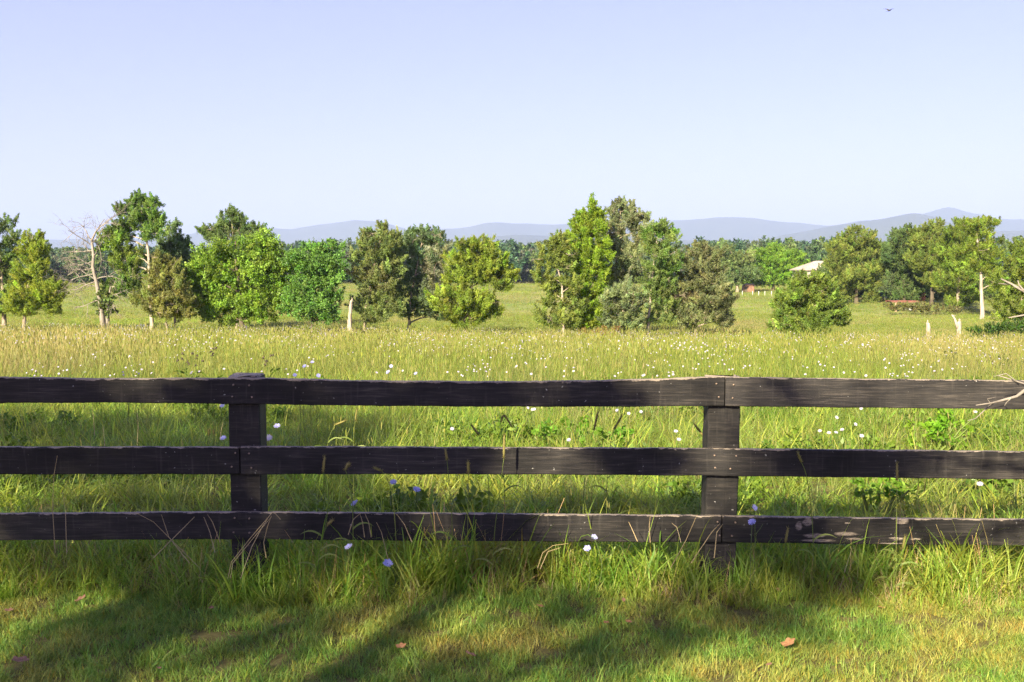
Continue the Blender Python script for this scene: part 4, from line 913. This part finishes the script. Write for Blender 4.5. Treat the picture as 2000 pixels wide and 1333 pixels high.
def far_bloom(seed):
    r = random.Random(seed); V = []; F = []
    b = bloom_mesh('b', M_pale, seed, 1., 9, .2)
    for q in range(r.randint(1, 4)):
        s_ = r.uniform(.012, .022); ox, oy, oz = r.uniform(-.18, .18), r.uniform(-.18, .18), r.uniform(.42, .78); k0 = len(V); tx = r.uniform(.4, 1.1)
        for v in b.vertices:
            x, y_, z = v.co * s_; V.append((x + ox, y_ * math.cos(tx) - z * math.sin(tx) + oy, y_ * math.sin(tx) + z * math.cos(tx) + oz))
        F += [tuple(k0 + i for i in p.vertices) for p in b.polygons]
    return bpy.data.objects.new('far_bloom', mesh_py('far_bloom', V, F, M_pale))
x, y = field_points(20, 66, 3.6, 2)
cl = vnoise(x, y * 1.5, .30, 2.2) + .7 * vnoise(x, y, 1.1, 4.) ; k = (cl > .28) & (rng.random(len(x)) < .9) | (rng.random(len(x)) < .10); x, y = x[k], y[k]; n = len(x)
scatter('meadow_flowers', 'drift of tiny white lilac flowers across the far meadow', 'flowers', [far_bloom(900 + i) for i in range(6)], np.stack([x, y, H(x, y)], 1), rng.uniform(-.6, .6, n), rng.uniform(.85, 1.25, n), rng.integers(0, 6, n), .08)

# ------------------------------------------------------------------ seed stalks in front of the boards
M_head = plant_mat('foxtail_head', [(0, (.20, .19, .055)), (1, (.30, .26, .09))], .35, .7, attr=False)
def foxtail(label, Y, path, head_from, hw=.0065, blade=True, seed=0, straw=False):
    """path: pixel points from foot to tip; the head is the last stretch, from index head_from on"""
    r = np.random.default_rng(seed); P = [at(px, py, Y) for px, py in path]
    g = P[0].copy(); g[2] = float(H(g[0], Y)); 
    if P[0][2] > g[2] + .01: P = [g] + P; head_from += 1
    root = empty('grass_stalk', P[0]); tag(root, label, 'grass stalk', 'seed stalks along the fence'); o = P[0]
    def fine(Q):
        out = []
        for i in range(len(Q) - 1):
            a = Q[max(i - 1, 0)]; b = Q[i]; c = Q[i + 1]; d = Q[min(i + 2, len(Q) - 1)]
            for t in np.linspace(0, 1, 5)[:-1]: out.append(.5 * (2 * b + (c - a) * t + (2 * a - 5 * b + 4 * c - d) * t * t + (3 * b - a - 3 * c + d) * t ** 3))
        return out + [Q[-1]]
    S = fine(P[:head_from + 1]); t = Tubes(); t.tube(S, list(np.linspace(.0026, .0014, len(S))), 5); obj('stem', t.mesh('stem', M_strawstem if straw else M_stalk, o), root)
    Hd = fine(P[head_from:])
    if len(Hd) > 1:
        t = Tubes(); m = len(Hd); t.tube(Hd, [hw * (.35 + .65 * math.sin(math.pi * min(1, .12 + .8 * i / (m - 1)))) for i in range(m)], 7); V0 = list(t.V)
        for q in range(120):
            i = r.integers(0, m); dd = r.normal(0, 1, 3); dd /= np.linalg.norm(dd); b = Hd[i] + dd * hw * .6; t.tube([b, b + dd * hw * 1.3 + [0, 0, .004]], [.0006, .0002], 3, False)
        obj('seed_head', t.mesh('seed_head', M_head, o), root)
    if blade:
        for q in range(2):
            k0 = len(S) // 3 + q; a = S[k0]; sg = 1 if (seed + q) % 2 else -1; V = []; 
            for i in range(7):
                u = i / 6; c = a + np.array([sg * .11 * u, -.03 * u, .12 * u - .10 * u * u]); w = .005 * (1 - u ** 2) + .0003; V += [c + [0, 0, w] - o, c - [0, w * .5, w] - o]
            obj('leaf', mesh_py('leaf', V, [(2 * i, 2 * i + 1, 2 * i + 3, 2 * i + 2) for i in range(6)], M_stalk), root)
fx = [('tall foxtail stalk rising past the middle board at the centre', 4.95, [(962, 1120), (966, 1040), (976, 960), (984, 895), (985, 850)], 3), ('foxtail with drooping head in front of the middle board, left of the tall centre one', 4.95, [(884, 1100), (882, 1000), (876, 930), (873, 898), (870, 878)], 3),
      ('short foxtail head on the lower half of the middle board near centre', 4.95, [(912, 1100), (914, 1000), (915, 925), (914, 903)], 2), ('cross shaped pair of seed heads on the middle board right of left post', 4.95, [(622, 1100), (640, 1000), (640, 945), (631, 922), (634, 892)], 3),
      ('small nodding seed head on the middle board between left post and centre', 4.96, [(690, 1090), (688, 980), (680, 935), (674, 918), (680, 907), (683, 909)], 3), ('drooping foxtail below the middle board left of centre', 4.95, [(775, 1090), (768, 980), (756, 935), (745, 920), (730, 914)], 3),
      ('bent foxtail on the middle board right of the right post', 4.95, [(1590, 1110), (1585, 1000), (1575, 930), (1565, 903), (1558, 884)], 3), ('upright foxtail head on the middle board at far right', 4.95, [(1750, 1110), (1751, 1000), (1752, 938), (1752, 905)], 2),
      ('foxtail head on the bottom board right of the right post', 4.9, [(1528, 1140), (1532, 1090), (1534, 1060), (1539, 1032)], 2), ('leafy foxtail before the flaked paint of the bottom board', 4.88, [(1742, 1150), (1755, 1100), (1763, 1072), (1768, 1048)], 2),
      ('round little seed head on the bottom board left of centre', 4.95, [(620, 1110), (630, 1050), (640, 1025), (650, 1016)], 2), ('curved foxtail under the top board right of centre', 5.5, [(1140, 960), (1150, 880), (1160, 840), (1168, 805)], 2),
      ('leaning brown foxtail under the top board, nearest the right post', 5.5, [(1185, 960), (1190, 880), (1200, 838), (1215, 812)], 2), ('arched foxtail under the top board at the centre', 5.45, [(985, 960), (982, 870), (978, 825), (985, 812), (1000, 835)], 2),
      ('fallen foxtail between the upper boards left of centre', 5.5, [(955, 960), (945, 880), (935, 850), (920, 830)], 2), ('dark foxtail leaning left beside the right post', 5.4, [(1390, 960), (1380, 880), (1374, 852), (1355, 828)], 2),
      ('pale foxtail pair left of the left post, right one', 6.4, [(418, 900), (418, 870), (418, 848), (417, 840)], 2), ('pale foxtail pair left of the left post, left one', 6.4, [(406, 900), (408, 868), (408, 850), (408, 840)], 2),
      ('silvery foxtail under the top board right of the left post', 6.6, [(640, 880), (645, 850), (655, 830), (675, 822)], 2), ('upright silvery foxtail between the upper boards right of left post', 6.8, [(690, 880), (692, 840), (694, 822), (697, 800)], 2)]
for i, (lb, Y, pth, hf) in enumerate(fx): foxtail(lb, Y, pth, hf, .0062 if i not in (2, 4, 10) else .0075, i % 3 != 2, i)
def dry_stems(label, Y, lines, seed):
    p0 = at(*lines[0][0], Y); o = np.array([p0[0], Y, float(H(p0[0], Y))]); root = empty('dry_grass_clump', o); tag(root, label, 'dry grass', 'dry stems along the fence'); r = np.random.default_rng(seed)
    for ln in lines:
        t = Tubes(); Q = [at(px, py, Y + .02 * i) for i, (px, py) in enumerate(ln)]; t.tube(Q, list(np.linspace(.0024, .001, len(Q))), 4, False); obj('stem', t.mesh('stem', M_strawstem, o), root)
dry_stems('bundle of pale dry stems leaning across the left post foot', 4.9, [[(445, 1130), (452, 1098), (490, 1050), (533, 1000)], [(450, 1130), (455, 1100), (500, 1045), (530, 1010)], [(520, 1090), (515, 1060), (522, 1030), (530, 1008)], [(470, 1130), (492, 1068), (512, 1030), (528, 1005)], [(548, 1015), (538, 1004), (530, 1000)]], 1)
dry_stems('thin dry stems crossing the bottom board left of the left post', 4.9, [[(390, 1110), (340, 1060), (300, 1020), (262, 1000)], [(300, 1090), (340, 1050), (380, 1010)], [(370, 1100), (330, 1050), (315, 1005)], [(420, 1080), (410, 1040), (398, 1010)], [(430, 1060), (415, 1020), (405, 1005)]], 2)
dry_stems('single bent brown stem in front of the middle board at far left', 4.95, [[(108, 1080), (103, 1000), (104, 950), (106, 925), (112, 890)], [(130, 1080), (128, 1000), (122, 960)]], 3)
dry_stems('dry stems over the bottom board right of the left post', 4.9, [[(760, 1100), (745, 1040), (735, 1020)], [(680, 1045), (690, 1015), (705, 1002)], [(712, 1050), (708, 1020), (703, 1004)], [(725, 1050), (720, 1020), (712, 1002)], [(805, 1060), (790, 1025), (775, 1005)]], 4)
dry_stems('dry stems leaning over the bottom board left of the right post', 4.9, [[(1310, 1110), (1340, 1055), (1362, 1005)], [(1330, 1060), (1322, 1030), (1312, 1022)], [(1350, 1100), (1390, 1040), (1405, 1024)], [(1395, 1090), (1400, 1040), (1412, 1024)], [(1270, 1060), (1268, 1030), (1270, 1008)], [(1245, 1058), (1235, 1035), (1228, 1020)]], 5)
dry_stems('pair of reddish dry blades arching under the bottom board near centre', 4.88, [[(1050, 1110), (1060, 1080), (1080, 1066), (1110, 1062)], [(1055, 1112), (1070, 1078), (1095, 1070)]], 6)
dry_stems('dry stalks standing in the shade behind the left boards', 6.6, [[(205, 880), (203, 850), (201, 830)], [(268, 870), (270, 830), (268, 800)], [(185, 850), (183, 820), (180, 795)], [(430, 860), (432, 840), (436, 825)]], 7)

# weeds
shrub('leafy_weed', 'bright green leafy weed clump under the top board at right', 9.2, [(1815, 835, 52, 22), (1870, 830, 45, 20), (1770, 855, 40, 16), (1850, 850, 55, 18)], (.14, .27, .022), 81, (.055, .030), 9.0, 'weed', .07, per=26)
shrub('leafy_weed', 'leafy weeds under the middle board right of the right post', 6.6, [(1700, 955, 40, 18), (1760, 965, 30, 16)], (.15, .28, .03), 82, (.06, .030), 8.0, 'weed', .06, per=22)
shrub('leafy_weed', 'low dark leafy weeds under the top board right of centre', 9.4, [(1130, 840, 45, 18), (1060, 835, 40, 16), (1190, 850, 30, 14)], (.11, .22, .025), 83, (.06, .035), 7.0, 'weed', .07, per=24)
shrub('leafy_weed', 'dark green bushy weed in the meadow below the white stumps', 26, [(1842, 694, 12, 14), (1856, 702, 12, 10), (1848, 710, 14, 10)], (.035, .075, .02), 84, (.10, .05), 4.0, 'weed', .14, per=26)
shrub('leafy_weed', 'blue green weeds in the meadow at the right edge above the fence', 22, [(1985, 708, 26, 8), (1945, 712, 18, 6)], (.05, .09, .04), 85, (.10, .03), 3.5, 'weed', .14, per=24)
M_dkhead = plain_mat('dark_seed_head', (.035, .03, .018), (.07, .055, .03), 40)
def dark_weed(label, Y, heads, foot, seed):
    o = at(*foot, Y); o[2] = float(H(o[0], Y)); root = empty('seeding_weed', o); tag(root, label, 'weed', 'dark seeding weeds behind the top board'); r = np.random.default_rng(seed)
    t = Tubes()
    for (px, py) in heads:
        e = at(px, py, Y) + [0, r.normal(0, .12), 0]; t.tube(limb_path(o + r.normal(0, .04, 3) * [1, 1, 0], e, r, .08), list(np.linspace(.006, .003, 6)), 4, False)
        h = Tubes(); m = 7
        for q in range(m):
            d = r.normal(0, 1, 3); d /= np.linalg.norm(d); h.tube([e - d * .004, e + d * .016, e + d * .026], [.008, .007, .001], 5)
        obj('seed_head', h.mesh('seed_head', M_dkhead, o), root)
    obj('stem', t.mesh('stem', M_stalk, o), root)
    for q in range(9):
        a = r.uniform(-1, 1); b = o + [0, 0, r.uniform(.2, .6)]; V = []
        for i in range(6):
            u = i / 5; c = b + np.array([a * .28 * u, .1 * r.normal() * u, .30 * u - .18 * u * u]); w = .014 * math.sin(math.pi * (.1 + .88 * u)); V += [c + [0, 0, w] - o, c - [0, 0, w] - o]
        obj('leaf', mesh_py('leaf', V, [(2 * i, 2 * i + 1, 2 * i + 3, 2 * i + 2) for i in range(5)], M_leafy, np.full((12, 3), .7)), root)
dark_weed('largest dark seeding weed above the top board left of the left post', 13, [(355, 692), (362, 700), (370, 706), (378, 690), (384, 700), (392, 693), (366, 712), (348, 704), (395, 706), (376, 716)], (372, 790), 1)
dark_weed('tall dark seeding weed just right of the largest one', 13, [(415, 682), (421, 690), (426, 678), (418, 694), (410, 688)], (412, 790), 2)
dark_weed('dark seeding weed right of the left post', 12.5, [(519, 698), (525, 704), (522, 711), (511, 700), (527, 696)], (525, 790), 3)

# fallen leaves
M_dryleaf = plain_mat('dry_leaf', (.12, .06, .035), (.24, .13, .08), 30, .8); M_dryleaf2 = plain_mat('russet_leaf', (.22, .10, .04), (.30, .16, .07), 30, .8)
def fallen_leaf(px, py, size, rot, mat, label, seed):
    r = random.Random(seed); p = march(px, py, .045); V = [(0, 0, 0)]; m = 26
    for i in range(m):
        a = 6.283 * i / m; lob = .82 + .16 * math.cos(a * 5) * (1 if abs(math.sin(a)) > .15 else .3); x = math.cos(a) * lob; y_ = math.sin(a) * lob * .62
        V.append((x * size, y_ * size, size * (.55 * y_ * y_ + .25 * x * x * r.uniform(.6, 1.3))))
    F = [(0, 1 + i, 1 + (i + 1) % m) for i in range(m)]
    o = obj('fallen_leaf', mesh_py('fallen_leaf', V, F, mat), None, p); o.rotation_euler = (r.uniform(-.2, .5), r.uniform(-.4, .4), rot)
    md = o.modifiers.new('s', 'SOLIDIFY'); md.thickness = .0015; tag(o, label, 'leaf', 'dry leaves fallen on the lawn')
for i, (px, py, sz, rot, mt, lb) in enumerate([(40, 1290, .052, .1, 0, 'large curled brown leaf at the lower left corner of the lawn'), (158, 1170, .045, 1.2, 0, 'dark brown leaf in the grass below the bottom board at left'), (18, 1192, .032, .4, 0, 'small brown leaf at the left edge of the lawn'),
        (413, 1187, .022, .9, 0, 'tiny dark leaf in the shade below the left post'), (311, 1305, .022, 2.0, 0, 'tiny leaf near the bottom of the lawn, right of the large curled one'), (919, 1278, .036, -.3, 0, 'dark leaf alone on the lawn below the centre'), (783, 1262, .034, .5, 1, 'russet leaf left of the dark one below the centre'),
        (1056, 1184, .030, .2, 1, 'russet leaf in the shade right of the centre flower'), (1184, 1216, .028, 1.0, 1, 'russet leaf in the middle of the shaded lawn right of centre'), (1228, 1214, .024, .1, 1, 'small russet leaf beside another right of centre'), (1540, 1256, .050, .25, 1, 'broad russet leaf on the lawn right of the right post'), (1502, 1298, .024, .8, 0, 'dark red leaf below the broad russet one'), (1218, 1172, .022, 1.5, 0, 'narrow brown leaf standing in the grass left of the right post'),
        (1722, 1187, .030, .7, 1, 'tan leaf at the edge of the tall grass at right'), (1520, 1152, .026, 1.6, 0, 'narrow upright brown leaf right of the right post foot')]):
    fallen_leaf(px, py, sz * .78, rot, M_dryleaf2 if mt else M_dryleaf, lb, i)

# ------------------------------------------------------------------ dead limbs reaching in from the right
def bare_tree():
    r = np.random.default_rng(17); org = np.array([3.75, 4.35, float(H(3.75, 4.35)) - .05]); root = empty('bare_tree', org); tag(root, 'bare dead tree whose pale twigs reach in at the right edge', 'tree')
    t = Tubes(); tr = [org, org + [.02, 0, .6], org + [-.05, .03, 1.3], org + [.06, .05, 2.2], org + [.0, .0, 3.2]]; t.tube(tr, [.09, .075, .06, .045, .02], 9); obj('trunk', t.mesh('trunk', M_bark_grey, org), root)
    def limb(paths, start):
        t = Tubes()
        for Y, pts, r0, r1 in paths:
            Q = [at(px, py, Y + .03 * math.sin(i)) for i, (px, py) in enumerate(pts)]
            if start is not None and pts is paths[0][1]: Q = [np.array(start)] + Q
            t.tube(Q, list(np.linspace(r0, r1, len(Q))), 6)
        obj('limb', t.mesh('limb', M_twig, org), root)
    limb([(4.72, [(2100, 715), (2000, 764), (1985, 775), (1955, 783), (1935, 788), (1906, 792)], .012, .0025), (4.72, [(1975, 777), (1967, 785), (1962, 793)], .004, .0025), (4.72, [(1940, 787), (1925, 800), (1905, 818), (1890, 822)], .004, .0012), (4.72, [(1935, 788), (1928, 780), (1945, 776)], .003, .0012),
          (4.74, [(2060, 735), (2000, 750), (1975, 742), (1950, 734)], .007, .002), (4.74, [(1985, 745), (1965, 730), (1940, 736)], .003, .0012)], tr[2])
    limb([(4.3, [(2120, 640), (2010, 575), (1985, 560), (1955, 545)], .011, .003), (4.3, [(2000, 568), (1990, 556), (1988, 548)], .004, .002), (4.3, [(2005, 573), (1975, 556), (1950, 554)], .005, .0015)], tr[2])
    limb([(4.35, [(2100, 610), (2000, 616), (1970, 621)], .007, .002)], tr[2])
    limb([(4.45, [(2080, 790), (1990, 820), (1940, 800)], .010, .003)] if False else [(4.4, [(2120, 880), (2040, 850), (2012, 800)], .012, .004), (4.4, [(2060, 857), (2020, 870), (2006, 880)], .006, .002)], tr[1])
    # a dead forked limb high over the viewer: its shadow lies on the right end of the boards
    t = Tubes()
    def back(px, py, d): return at(px, py, YF) + SDIR * d
    D = 6.0; q = [tr[4], np.array([3.4, 3.1, 4.1]), np.array([2.0, 1.6, 4.5])] + [back(px, py, D) for px, py in ((2100, 930), (2000, 916), (1945, 911), (1890, 905), (1845, 892), (1800, 886), (1755, 880))]
    t.tube(q, [.024, .030, .026, .022, .019, .016, .014, .012, .009, .005], 6)
    for pp in (((1890, 905), (1868, 922), (1845, 945)), ((1870, 898), (1880, 880), (1900, 862)), ((1945, 911), (1915, 925), (1900, 945)), ((1845, 892), (1838, 910), (1830, 938)), ((1980, 913), (1965, 890), (1950, 868)), ((1965, 890), (1990, 878)), ((1915, 908), (1935, 890), (1940, 872)), ((2000, 916), (1985, 930), (1980, 950)), ((1800, 886), (1775, 897))):
        t.tube([back(px, py, D + .02 * i) for i, (px, py) in enumerate(pp)], list(np.linspace(.011, .005, len(pp))), 5)
    q = [q[2], back(2110, 1000, D)] + [back(px, py, D) for px, py in ((2000, 1022), (1955, 1034), (1890, 1050), (1820, 1060), (1770, 1075))]
    t.tube(q, [.028, .023, .019, .016, .013, .010, .005], 6)
    for pp in (((1820, 1060), (1795, 1035), (1765, 1008)), ((1955, 1034), (1945, 1015), (1930, 1000)), ((1955, 1034), (1940, 1060), (1930, 1075)), ((1975, 1030), (1985, 1060)), ((1900, 1048), (1880, 1070))):
        t.tube([back(px, py, D + .02 * i) for i, (px, py) in enumerate(pp)], list(np.linspace(.011, .005, len(pp))), 5)
    obj('limb', t.mesh('limb', M_twig, org), root)
bare_tree()

# ------------------------------------------------------------------ big shade tree behind the camera: its boughs dapple lawn and fence
def shade_tree():
    r = np.random.default_rng(23); base = np.array([-8.5, -12.0, float(H(-8.5, -12.)) - .1]); root = empty('shade_tree', base)
    tag(root, 'large leafy tree behind the viewer shading the lawn and fence', 'tree')
    regs = [('g', 420, 1215, 330, 26, 1.), ('g', 120, 1262, 190, 30, .8), ('g', 620, 1140, 190, 42, 1.), ('g', 800, 1318, 230, 22, .9), ('g', 1190, 1195, 130, 36, 1.), ('g', 1310, 1245, 170, 36, .9), ('g', 1460, 1215, 110, 40, .8), ('g', 1650, 1180, 110, 45, 1.), ('g', 1620, 1095, 120, 26, .8), ('g', 1010, 1120, 60, 36, .8), ('g', 350, 1110, 230, 36, 1.), ('g', 1390, 1140, 60, 26, .8),
            ('f', 50, 760, 95, 22, 1.), ('f', 480, 765, 105, 26, 1.2), ('f', 740, 770, 130, 22, .8), ('f', 930, 775, 60, 16, .5), ('f', 1155, 765, 30, 22, .9), ('f', 40, 900, 62, 30, 1.1), ('f', 330, 900, 140, 26, 1.2), ('f', 560, 900, 150, 30, 1.2), ('f', 790, 900, 100, 26, 1.2), ('f', 1250, 900, 55, 24, .9), ('f', 1690, 905, 120, 26, .9), ('f', 320, 1030, 110, 26, 1.), ('f', 520, 1030, 140, 26, 1.1), ('f', 720, 1030, 100, 26, 1.1), ('f', 960, 1030, 36, 24, .9), ('f', 1510, 1030, 50, 26, 1.), ('f', 90, 1030, 70, 20, .8),
            ('b', 60, 835, 260, 45, 1.5), ('b', 300, 835, 200, 45, 1.5), ('b', 500, 830, 140, 45, 1.5), ('b', 660, 825, 90, 34, 1.2), ('b', 740, 812, 60, 16, .7), ('b', 250, 955, 300, 25, 1.), ('b', 560, 955, 140, 22, .9), ('b', 780, 968, 120, 18, .8), ('b', 990, 975, 100, 14, .7), ('b', 1650, 985, 120, 12, .7), ('b', 480, 1000, 200, 30, 1.), ('b', 200, 890, 260, 40, 1.), ('b', 560, 890, 130, 30, 1.)]
    gaps_f = [(255, 762, 105, 24), (148, 900, 42, 26), (1065, 765, 62, 24), (1030, 900, 140, 26), (1430, 900, 110, 26), (870, 1030, 62, 26), (1240, 1030, 150, 26), (1600, 765, 400, 30), (200, 1030, 40, 24), (1930, 905, 90, 28), (1780, 1030, 200, 28)]
    gaps_g = [(90, 1175, 120, 20), (560, 1258, 170, 16), (930, 1190, 120, 48), (330, 1318, 190, 16), (1860, 1210, 150, 90), (1570, 1305, 110, 26), (1080, 1300, 110, 22), (700, 1215, 90, 18), (1000, 850, 250, 45), (1400, 960, 150, 30)]
    CPi, SPi = math.cos(PITCH), math.sin(PITCH)
    def topx(p):
        v = p - EYE; f = v[1] * CPi - v[2] * SPi
        return 1000 + FPX * v[0] / f, 666.5 - FPX * (v[1] * SPi + v[2] * CPi) / f
    def opens(P):
        a = P - SDIR * ((P[1] - YF) / SDIR[1])
        if a[2] > .1 and a[2] < 1.3:
            u, v = topx(a)
            return any(((u - g[0]) / g[2]) ** 2 + ((v - g[1]) / g[3]) ** 2 < 1.1 for g in gaps_f)
        a = P - SDIR * ((P[2] - .08) / SDIR[2])
        if a[1] > 3:
            u, v = topx(a)
            if a[1] < 5.3 and vnoise(a[0], a[1], 5.2, 1.7) + .6 * vnoise(a[0], a[1], 9.5, 4.2) > (.06 if a[0] < .2 else -.08): return True
            return any(((u - g[0]) / g[2]) ** 2 + ((v - g[1]) / g[3]) ** 2 < 1.0 for g in gaps_g)
        return False
    VV = []; TT = []; tips = []
    for (sf, px, py, rx, ry, tau) in regs:
        h0 = r.uniform(7.0, 10.0)
        a = math.pi * rx * ry
        pts = []
        pc = at(px, py, YF) if sf == 'f' else march(px, py, .03 if sf == 'g' else .25)
        k = pc[1] / FPX; aw = math.pi * rx * ry * k * k * (.9 if sf == 'f' else 1.45)
        ncl = max(12, int(aw * (62 if sf == 'f' else 85) * tau))
        u = r.uniform(0, 6.283, ncl); q = np.sqrt(r.random(ncl)) * (1 + .12 * r.normal(size=ncl))
        for cx, cy_ in zip(px + rx * q * np.cos(u), py + ry * q * np.sin(u)):
            g = at(cx, cy_, YF) if sf == 'f' else march(cx, cy_, .03 if sf == 'g' else .25)
            h = h0 + r.normal(0, .45); pts.append(g + SDIR * ((h - g[2]) / SDIR[2]))
        pts = [p for p in pts if not opens(p)] or pts[:3]
        pts = np.array(pts); tips.append(pts.mean(0))
        per = 16; c = np.repeat(pts, per, 0) + r.normal(0, .10, (len(pts) * per, 3))
        V, F, T = leaf_quads(r, c, np.tile([0, 0, -.3], (len(c), 1)), .15, .095, .4, np.exp(r.normal(0, .15, (len(c), 1))) * np.array([GRN]), .4); VV.append(V); TT.append(T)
    # the rest of the crown, whose shade falls on the lawn behind the picture
    W = []
    for i in range(26):
        h = r.uniform(5, 12.5); p = np.array([base[0] + r.uniform(-4.5, 3.5), base[1] + r.uniform(-5, 3), h])
        sh = p[1] + 1.62 * (h + 1.2)
        if sh > 1.2: p[1] -= sh - 1.2
        W.append((p[0], p[1], h, 1.7, 1.7, 1.1)); tips.append(p)
    obj('crown', crown_mesh('crown', W, base, 77, .17, .11, .55, GRN, .2, M_leaf, .38, .2, 30), root)
    V = np.concatenate(VV) - base; obj('bough', mesh_np('bough', V, np.arange(len(V)).reshape(-1, 4), M_leaf, np.concatenate(TT)), root)
    t = Tubes(); tr = [base, base + [.1, .1, 1.2], base + [.05, .3, 3.0], base + [.4, .8, 5.0], base + [.7, 1.6, 7.5], base + [1.0, 2.0, 10.]]
    t.tube(tr, [.52, .40, .34, .28, .18, .06], 12)
    for tp in tips:
        j = 2 if tp[2] < 6 else (3 if tp[2] < 8.5 else 4); pth = limb_path(tr[j], tp, r, .10, 7); t.tube(pth, list(np.linspace(.05, .008, 7)), 5, False)
    obj('trunk', t.mesh('trunk', M_bark_dark, base), root)
shade_tree()

# ------------------------------------------------------------------ haze
hz_m = bpy.data.materials.new('valley_haze'); hz_m.use_nodes = True
hn = hz_m.node_tree.nodes; hn.clear(); ho = hn.new('ShaderNodeOutputMaterial'); pv = hn.new('ShaderNodeVolumePrincipled')
pv.inputs['Color'].default_value = (.505, .645, 1.0, 1); pv.inputs['Density'].default_value = 1.0e-4; pv.inputs['Anisotropy'].default_value = 0.0
hz_m.node_tree.links.new(pv.outputs[0], ho.inputs['Volume'])
tb = Tubes(); tb.box((-24000, -80, -33), (24000, 20500, 1010))
tag(obj('haze', tb.mesh('haze', hz_m, smooth=False)), 'thin blue summer haze filling the valley air', 'haze', kind='stuff')
